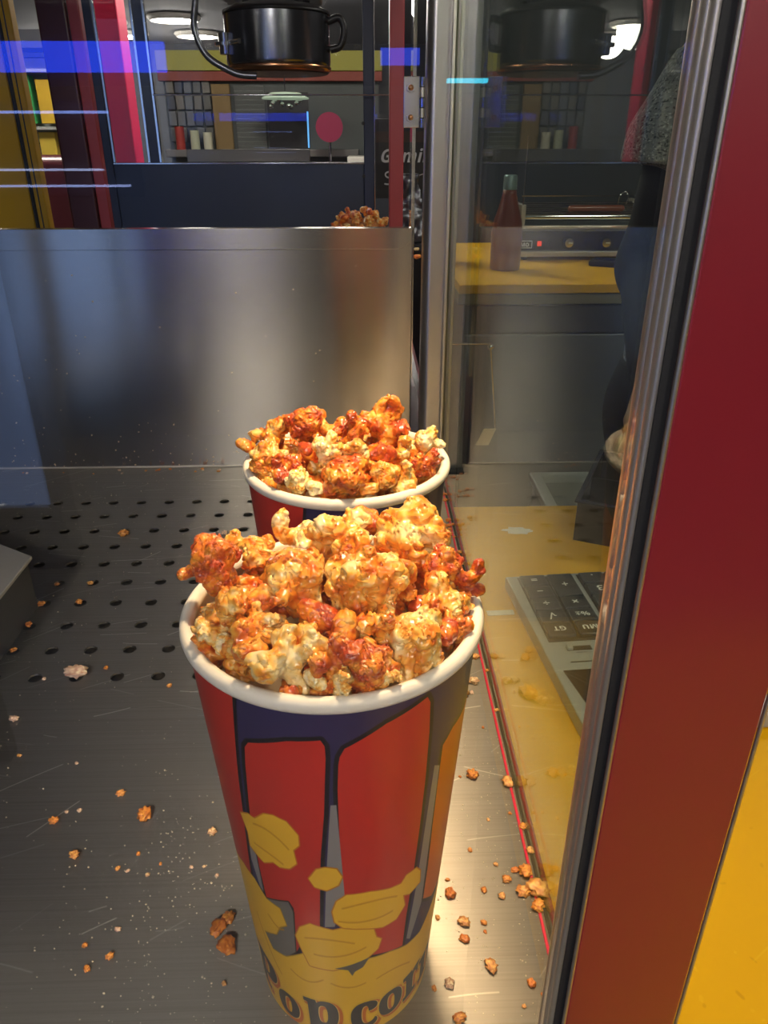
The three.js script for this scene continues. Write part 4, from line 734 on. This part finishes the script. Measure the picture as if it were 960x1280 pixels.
// shelf unit with cartons
{
  const sx = -1.72, sz = -4.6, t = thing('shelf_unit', 'pale slatted shelf unit with small cartons beyond the yellow column', 'shelves', [sx, FLOOR_Y, sz]);
  const m = new THREE.MeshStandardMaterial({ color: lin(.42, .44, .40), roughness: .6 });
  for (let i = 0; i < 16; i++) part('slat', bx(-.35, .35, .95 + i * .05, .994 + i * .05, -.02, 0), m, t);
  part('back_board', bx(-.35, .35, 0, 1.78, -.05, -.02), M.wallDark, t);
  for (const y of [1.12, 1.36, 1.62]) part('shelf', bx(-.35, .35, y, y + .015, 0, .18, .002), m, t);
  part('header', bx(-.36, .36, 1.72, 1.8, -.03, .2, .003), M.cabinetDark, t);
  const boxes = [[-.12, 1.375, .2, .5, .48, .42, 'cream carton on the middle shelf of the slatted unit'], [-.02, 1.375, .22, .05, .42, .10, 'green carton on the middle shelf of the slatted unit'], [.09, 1.375, .2, .80, .50, .03, 'yellow carton on the middle shelf of the slatted unit'], [-.08, 1.135, .19, .60, .58, .25, 'pale yellow carton on the lower shelf of the slatted unit'], [.06, 1.135, .2, .72, .52, .06, 'mustard carton on the lower shelf of the slatted unit'], [.2, 1.375, .17, .10, .05, .03, 'dark carton at the right of the middle shelf'], [.2, 1.135, .15, .05, .05, .06, 'black carton at the right of the lower shelf']];
  for (const [x, y, h, r, g, b, label] of boxes) single('carton', bx(-.042, .042, 0, h, -.03, .03, .003), new THREE.MeshStandardMaterial({ color: lin(r, g, b), roughness: .5 }), label, 'carton', [sx + x, FLOOR_Y + y + .0155, sz + .09]);
  // low lit screen and a dark seat below
  const scr = thing('small_monitor', 'small bluish monitor glowing low beyond the yellow column', 'monitor', [-1.66, FLOOR_Y + .9005, -4.25]);
  const [c, q] = canvas(128, 96); q.fillStyle = '#10202c'; q.fillRect(0, 0, 128, 96); for (let i = 0; i < 70; i++) { q.fillStyle = `rgba(${rr(60, 190)},${rr(150, 230)},${rr(200, 255)},${rr(.3, .9)})`; q.fillRect(rr(0, 120), rr(0, 90), rr(3, 22), rr(3, 14)); }
  part('casing', bx(-.15, .15, .06, .29, -.03, 0, .006), M.black, scr); const f = new THREE.PlaneGeometry(.28, .20); f.translate(0, .175, .001); part('screen', f, new THREE.MeshStandardMaterial({ color: 0x000000, emissive: 0xffffff, emissiveMap: texture(c), emissiveIntensity: .55, roughness: .3 }), scr); part('stand', merge(cyl(.015, .02, .012, .1, 0, -.03), bx(-.08, .08, 0, .012, -.09, .06, .003)), M.black, scr);
  const dk = thing('side_desk', 'dark desk under the bluish monitor', 'desk', [-1.85, FLOOR_Y, -4.3]); part('top', bx(-.5, .4, .87, .9, -.3, .2, .004), M.cabinetDark, dk); for (const [x, z] of [[-.46, -.26], [.36, -.26], [-.46, .16], [.36, .16]]) part('leg', bx(x - .02, x + .02, 0, .87, z - .02, z + .02), M.cabinetDark, dk);
  const ch = thing('dark_chair', 'rounded dark chair back beside the maroon upright', 'chair', [-1.32, FLOOR_Y, -3.4]);
  part('back', (() => { const g = new RoundedBoxGeometry(.34, .62, .08, 4, .04); g.translate(0, .95, -.02); return g; })(), M.maroon, ch); part('seat', new RoundedBoxGeometry(.38, .08, .38, 4, .03).translate(0, .60, .16), M.maroon, ch); for (const [x, z] of [[-.15, 0], [.15, 0], [-.15, .3], [.15, .3]]) part('leg', cyl(.012, .014, 0, .57, x, z, 10), M.chrome, ch);
}
// pink red column
single('pink_column', bx(-.042, .042, 0, 2.28, -.06, .06, .006), M.pinkPost, 'bright pink red column behind the chrome uprights', 'column', [-.915, FLOOR_Y, -3.3]);
// kiosk with goods, menu header and louvred door
{
  const z = -5, t = thing('goods_kiosk', 'dim kiosk wall with yellow green header band and hanging goods', 'kiosk', [-.52, FLOOR_Y, z]);
  part('board', bx(-.62, .62, 0, 1.74, -.08, -.02), new THREE.MeshStandardMaterial({ color: lin(.09, .10, .095), roughness: .7 }), t);
  part('header_band', bx(-.64, .64, 1.665, 1.765, -.06, .03, .004), new THREE.MeshStandardMaterial({ color: lin(.36, .34, .05), roughness: .6 }), t, 'yellow green header band');
  part('red_band', bx(-.64, .64, 1.615, 1.663, -.06, .02, .003), new THREE.MeshStandardMaterial({ color: lin(.26, .05, .03), roughness: .6 }), t, 'rust red band');
  part('brown_panel', bx(-.345, -.24, .3, 1.60, -.02, .01, .003), new THREE.MeshStandardMaterial({ color: lin(.22, .14, .045), roughness: .6 }), t, 'brown upright board');
  const lm = new THREE.MeshStandardMaterial({ color: lin(.16, .17, .16), roughness: .5 }); for (let i = 0; i < 26; i++) { const g = bx(-.215, -.045, -.014, .014, -.004, .004, .001); g.rotateX(.5); g.translate(0, .98 + i * .024, .0); part('louvre_slat', g, lm, t); }
  part('ledge', bx(-.62, .5, 1.222, 1.262, -.02, .12, .004), M.innerSteel, t, 'bright steel ledge');
  const goods = [[.10, .10, .09], [.13, .14, .16], [.05, .06, .09], [.16, .15, .13]].map(([r, g, b]) => new THREE.MeshStandardMaterial({ color: lin(r, g, b), roughness: .5 }));
  const gb = bx(-.022, .022, -.038, .038, 0, .02, .004);
  for (let j = 0; j < 4; j++) for (let i = 0; i < 5; i++) { const m = single('hanging_packet', gb, goods[(i * 3 + j * 5 + (i * j) % 3) % 4], 'small dark packet hanging on the kiosk wall', 'packet', [-.52 - .585 + i * .052, FLOOR_Y + 1.34 + j * .084, z - .02], 0, 'packets on the kiosk wall'); m.rotation.z = rr(-.1, .1); }
  const jars = [[-.54, .12, .36, .03, .02, 'red'], [-.455, .10, .50, .52, .34, 'pale green'], [-.38, .09, .62, .60, .44, 'cream']];
  for (const [x, h, r, g, b, w] of jars) single('tin', cyl(.026, .026, 0, h, 0, 0, 20), new THREE.MeshStandardMaterial({ color: lin(r, g, b), roughness: .45 }), `${w} tin on the steel ledge of the kiosk`, 'tin', [-.52 + x, FLOOR_Y + 1.262, z + .06]);
  // dark doorway figure, a hanging lamp with glass drops, a round balloon and a blue tube light
  part('doorway', bx(-.03, .21, .2, 1.56, -.019, -.012), M.black, t, 'dark doorway');
  part('blue_tube', rod(V(.205, 1.27, .03), V(.205, 1.46, .03), .005), new THREE.MeshStandardMaterial({ color: lin(.1, .3, .6), emissive: lin(.15, .5, 1), emissiveIntensity: .8 }), t, 'thin blue tube light');
  const ch = thing('glass_chandelier', 'pale green glass lamp hanging before the dark doorway', 'lamp', [-.42, FLOOR_Y + 1.52, z + .25]);
  part('dish', new THREE.LatheGeometry([[.0, .03], [.08, .025], [.13, .0], [.128, -.006], [.07, .012], [0, .016]].map(([a, b]) => new THREE.Vector2(a, b)), 32), new THREE.MeshStandardMaterial({ color: lin(.5, .6, .5), emissive: lin(.5, .65, .45), emissiveIntensity: .35, roughness: .2 }), ch);
  for (let i = 0; i < 10; i++) part('drop', new THREE.SphereGeometry(.013, 10, 8).translate(.08 * Math.cos(i * .628), -.015 - .014 * (i % 3), .08 * Math.sin(i * .628)), M.chrome, ch); part('cord', rod(V(0, .03, 0), V(0, .80, 0), .003), M.black, ch);
  const bl = thing('round_sign', 'round purple red sign on a stand at the right of the kiosk', 'sign', [-.18, FLOOR_Y, z + .3]);
  part('disc', (() => { const g = cyl(.075, .075, -.01, .01, 0, 0, 32); g.rotateX(Math.PI / 2); g.translate(0, 1.375, 0); return g; })(), new THREE.MeshStandardMaterial({ color: lin(.30, .02, .07), roughness: .4 }), bl); part('stem', cyl(.008, .008, .02, 1.30, 0, -.012, 12), M.chrome, bl); part('stand', cyl(.14, .13, 0, .02, 0, 0, 24), M.black, bl);
  const wt = thing('display_table', 'table with a dark cloth beside the kiosk', 'table', [.02, FLOOR_Y, z + .35]); part('top', bx(-.1, .22, 1.20, 1.23, -.2, .2, .004), M.white, wt); part('cloth', bx(-.105, .225, .7, 1.2, -.205, .205, .004), new THREE.MeshStandardMaterial({ color: lin(.03, .034, .045), roughness: .8 }), wt); part('base', bx(-.05, .17, 0, .7, -.15, .15), M.black, wt);
}
// lettered sign behind the red upright
{
  const [c, q] = canvas(512, 384); q.fillStyle = '#15120f'; q.fillRect(0, 0, 512, 384); q.fillStyle = '#3a2415'; q.fillRect(0, 0, 512, 70);
  q.fillStyle = '#d9dde2'; q.font = 'italic bold 122px sans-serif'; q.textBaseline = 'middle'; q.fillText('Gemini', 22, 160);
  q.strokeStyle = '#c9ccd2'; q.lineWidth = 11; q.lineCap = 'round'; q.beginPath(); q.moveTo(130, 268); q.bezierCurveTo(60, 250, 50, 300, 100, 305); q.bezierCurveTo(150, 312, 130, 360, 66, 346); q.stroke(); q.lineWidth = 6; q.beginPath(); q.moveTo(230, 330); q.bezierCurveTo(270, 290, 320, 300, 420, 250); q.stroke();
  const t = thing('lettered_sign', 'dark sign with slanted white lettering behind the red upright', 'sign', [.045, FLOOR_Y, -3.0]);
  part('panel', bx(0, .26, 1.12, 1.38, -.02, 0, .002), M.black, t); const f = new THREE.PlaneGeometry(.25, .19); f.translate(.13, 1.245, .0012); part('print', f, new THREE.MeshStandardMaterial({ map: texture(c), roughness: .5 }), t, 'white slanted lettering'); part('stand', bx(.06, .20, 0, 1.12, -.018, -.002, .002), M.black, t); part('sign_foot', bx(.0, .26, 0, .02, -.12, .1, .003), M.black, t);
}
// silver pouch below the sign
{
  const g = fieldMesh((x, y, z) => { const w = .030 + .03 * Math.max(0, .06 - y) * 6; return Math.max(Math.abs(x) - w - .004 * noise3(x * 40, y * 30, 2), Math.abs(z) - .012 - .01 * Math.max(0, .05 - y) * 8 - .004 * noise3(x * 30, y * 26, 7), Math.abs(y) - .085); }, V(-.09, -.1, -.06), V(.09, .1, .06), 44);
  g.translate(0, .085, 0); single('foil_pouch', g, new THREE.MeshStandardMaterial({ metalness: .9, color: lin(.16, .17, .18), roughness: .3 }), 'crumpled dark foil pouch standing beside the narrow red upright', 'pouch', [.118, .115, -2.15]);
  const s = thing('pouch_stand', 'slim stand under the dark foil pouch', 'stand', [.118, FLOOR_Y, -2.15]); part('top', bx(-.07, .07, 1.045, 1.065, -.05, .05, .003), M.black, s); part('column', bx(-.02, .02, .02, 1.045, -.02, .02), M.black, s); part('base', bx(-.09, .09, 0, .02, -.09, .09, .003), M.black, s);
}
scene.traverse((o) => { if (o.isMesh) { o.castShadow = true; o.receiveShadow = true; } });
renderer.render(scene, camera);
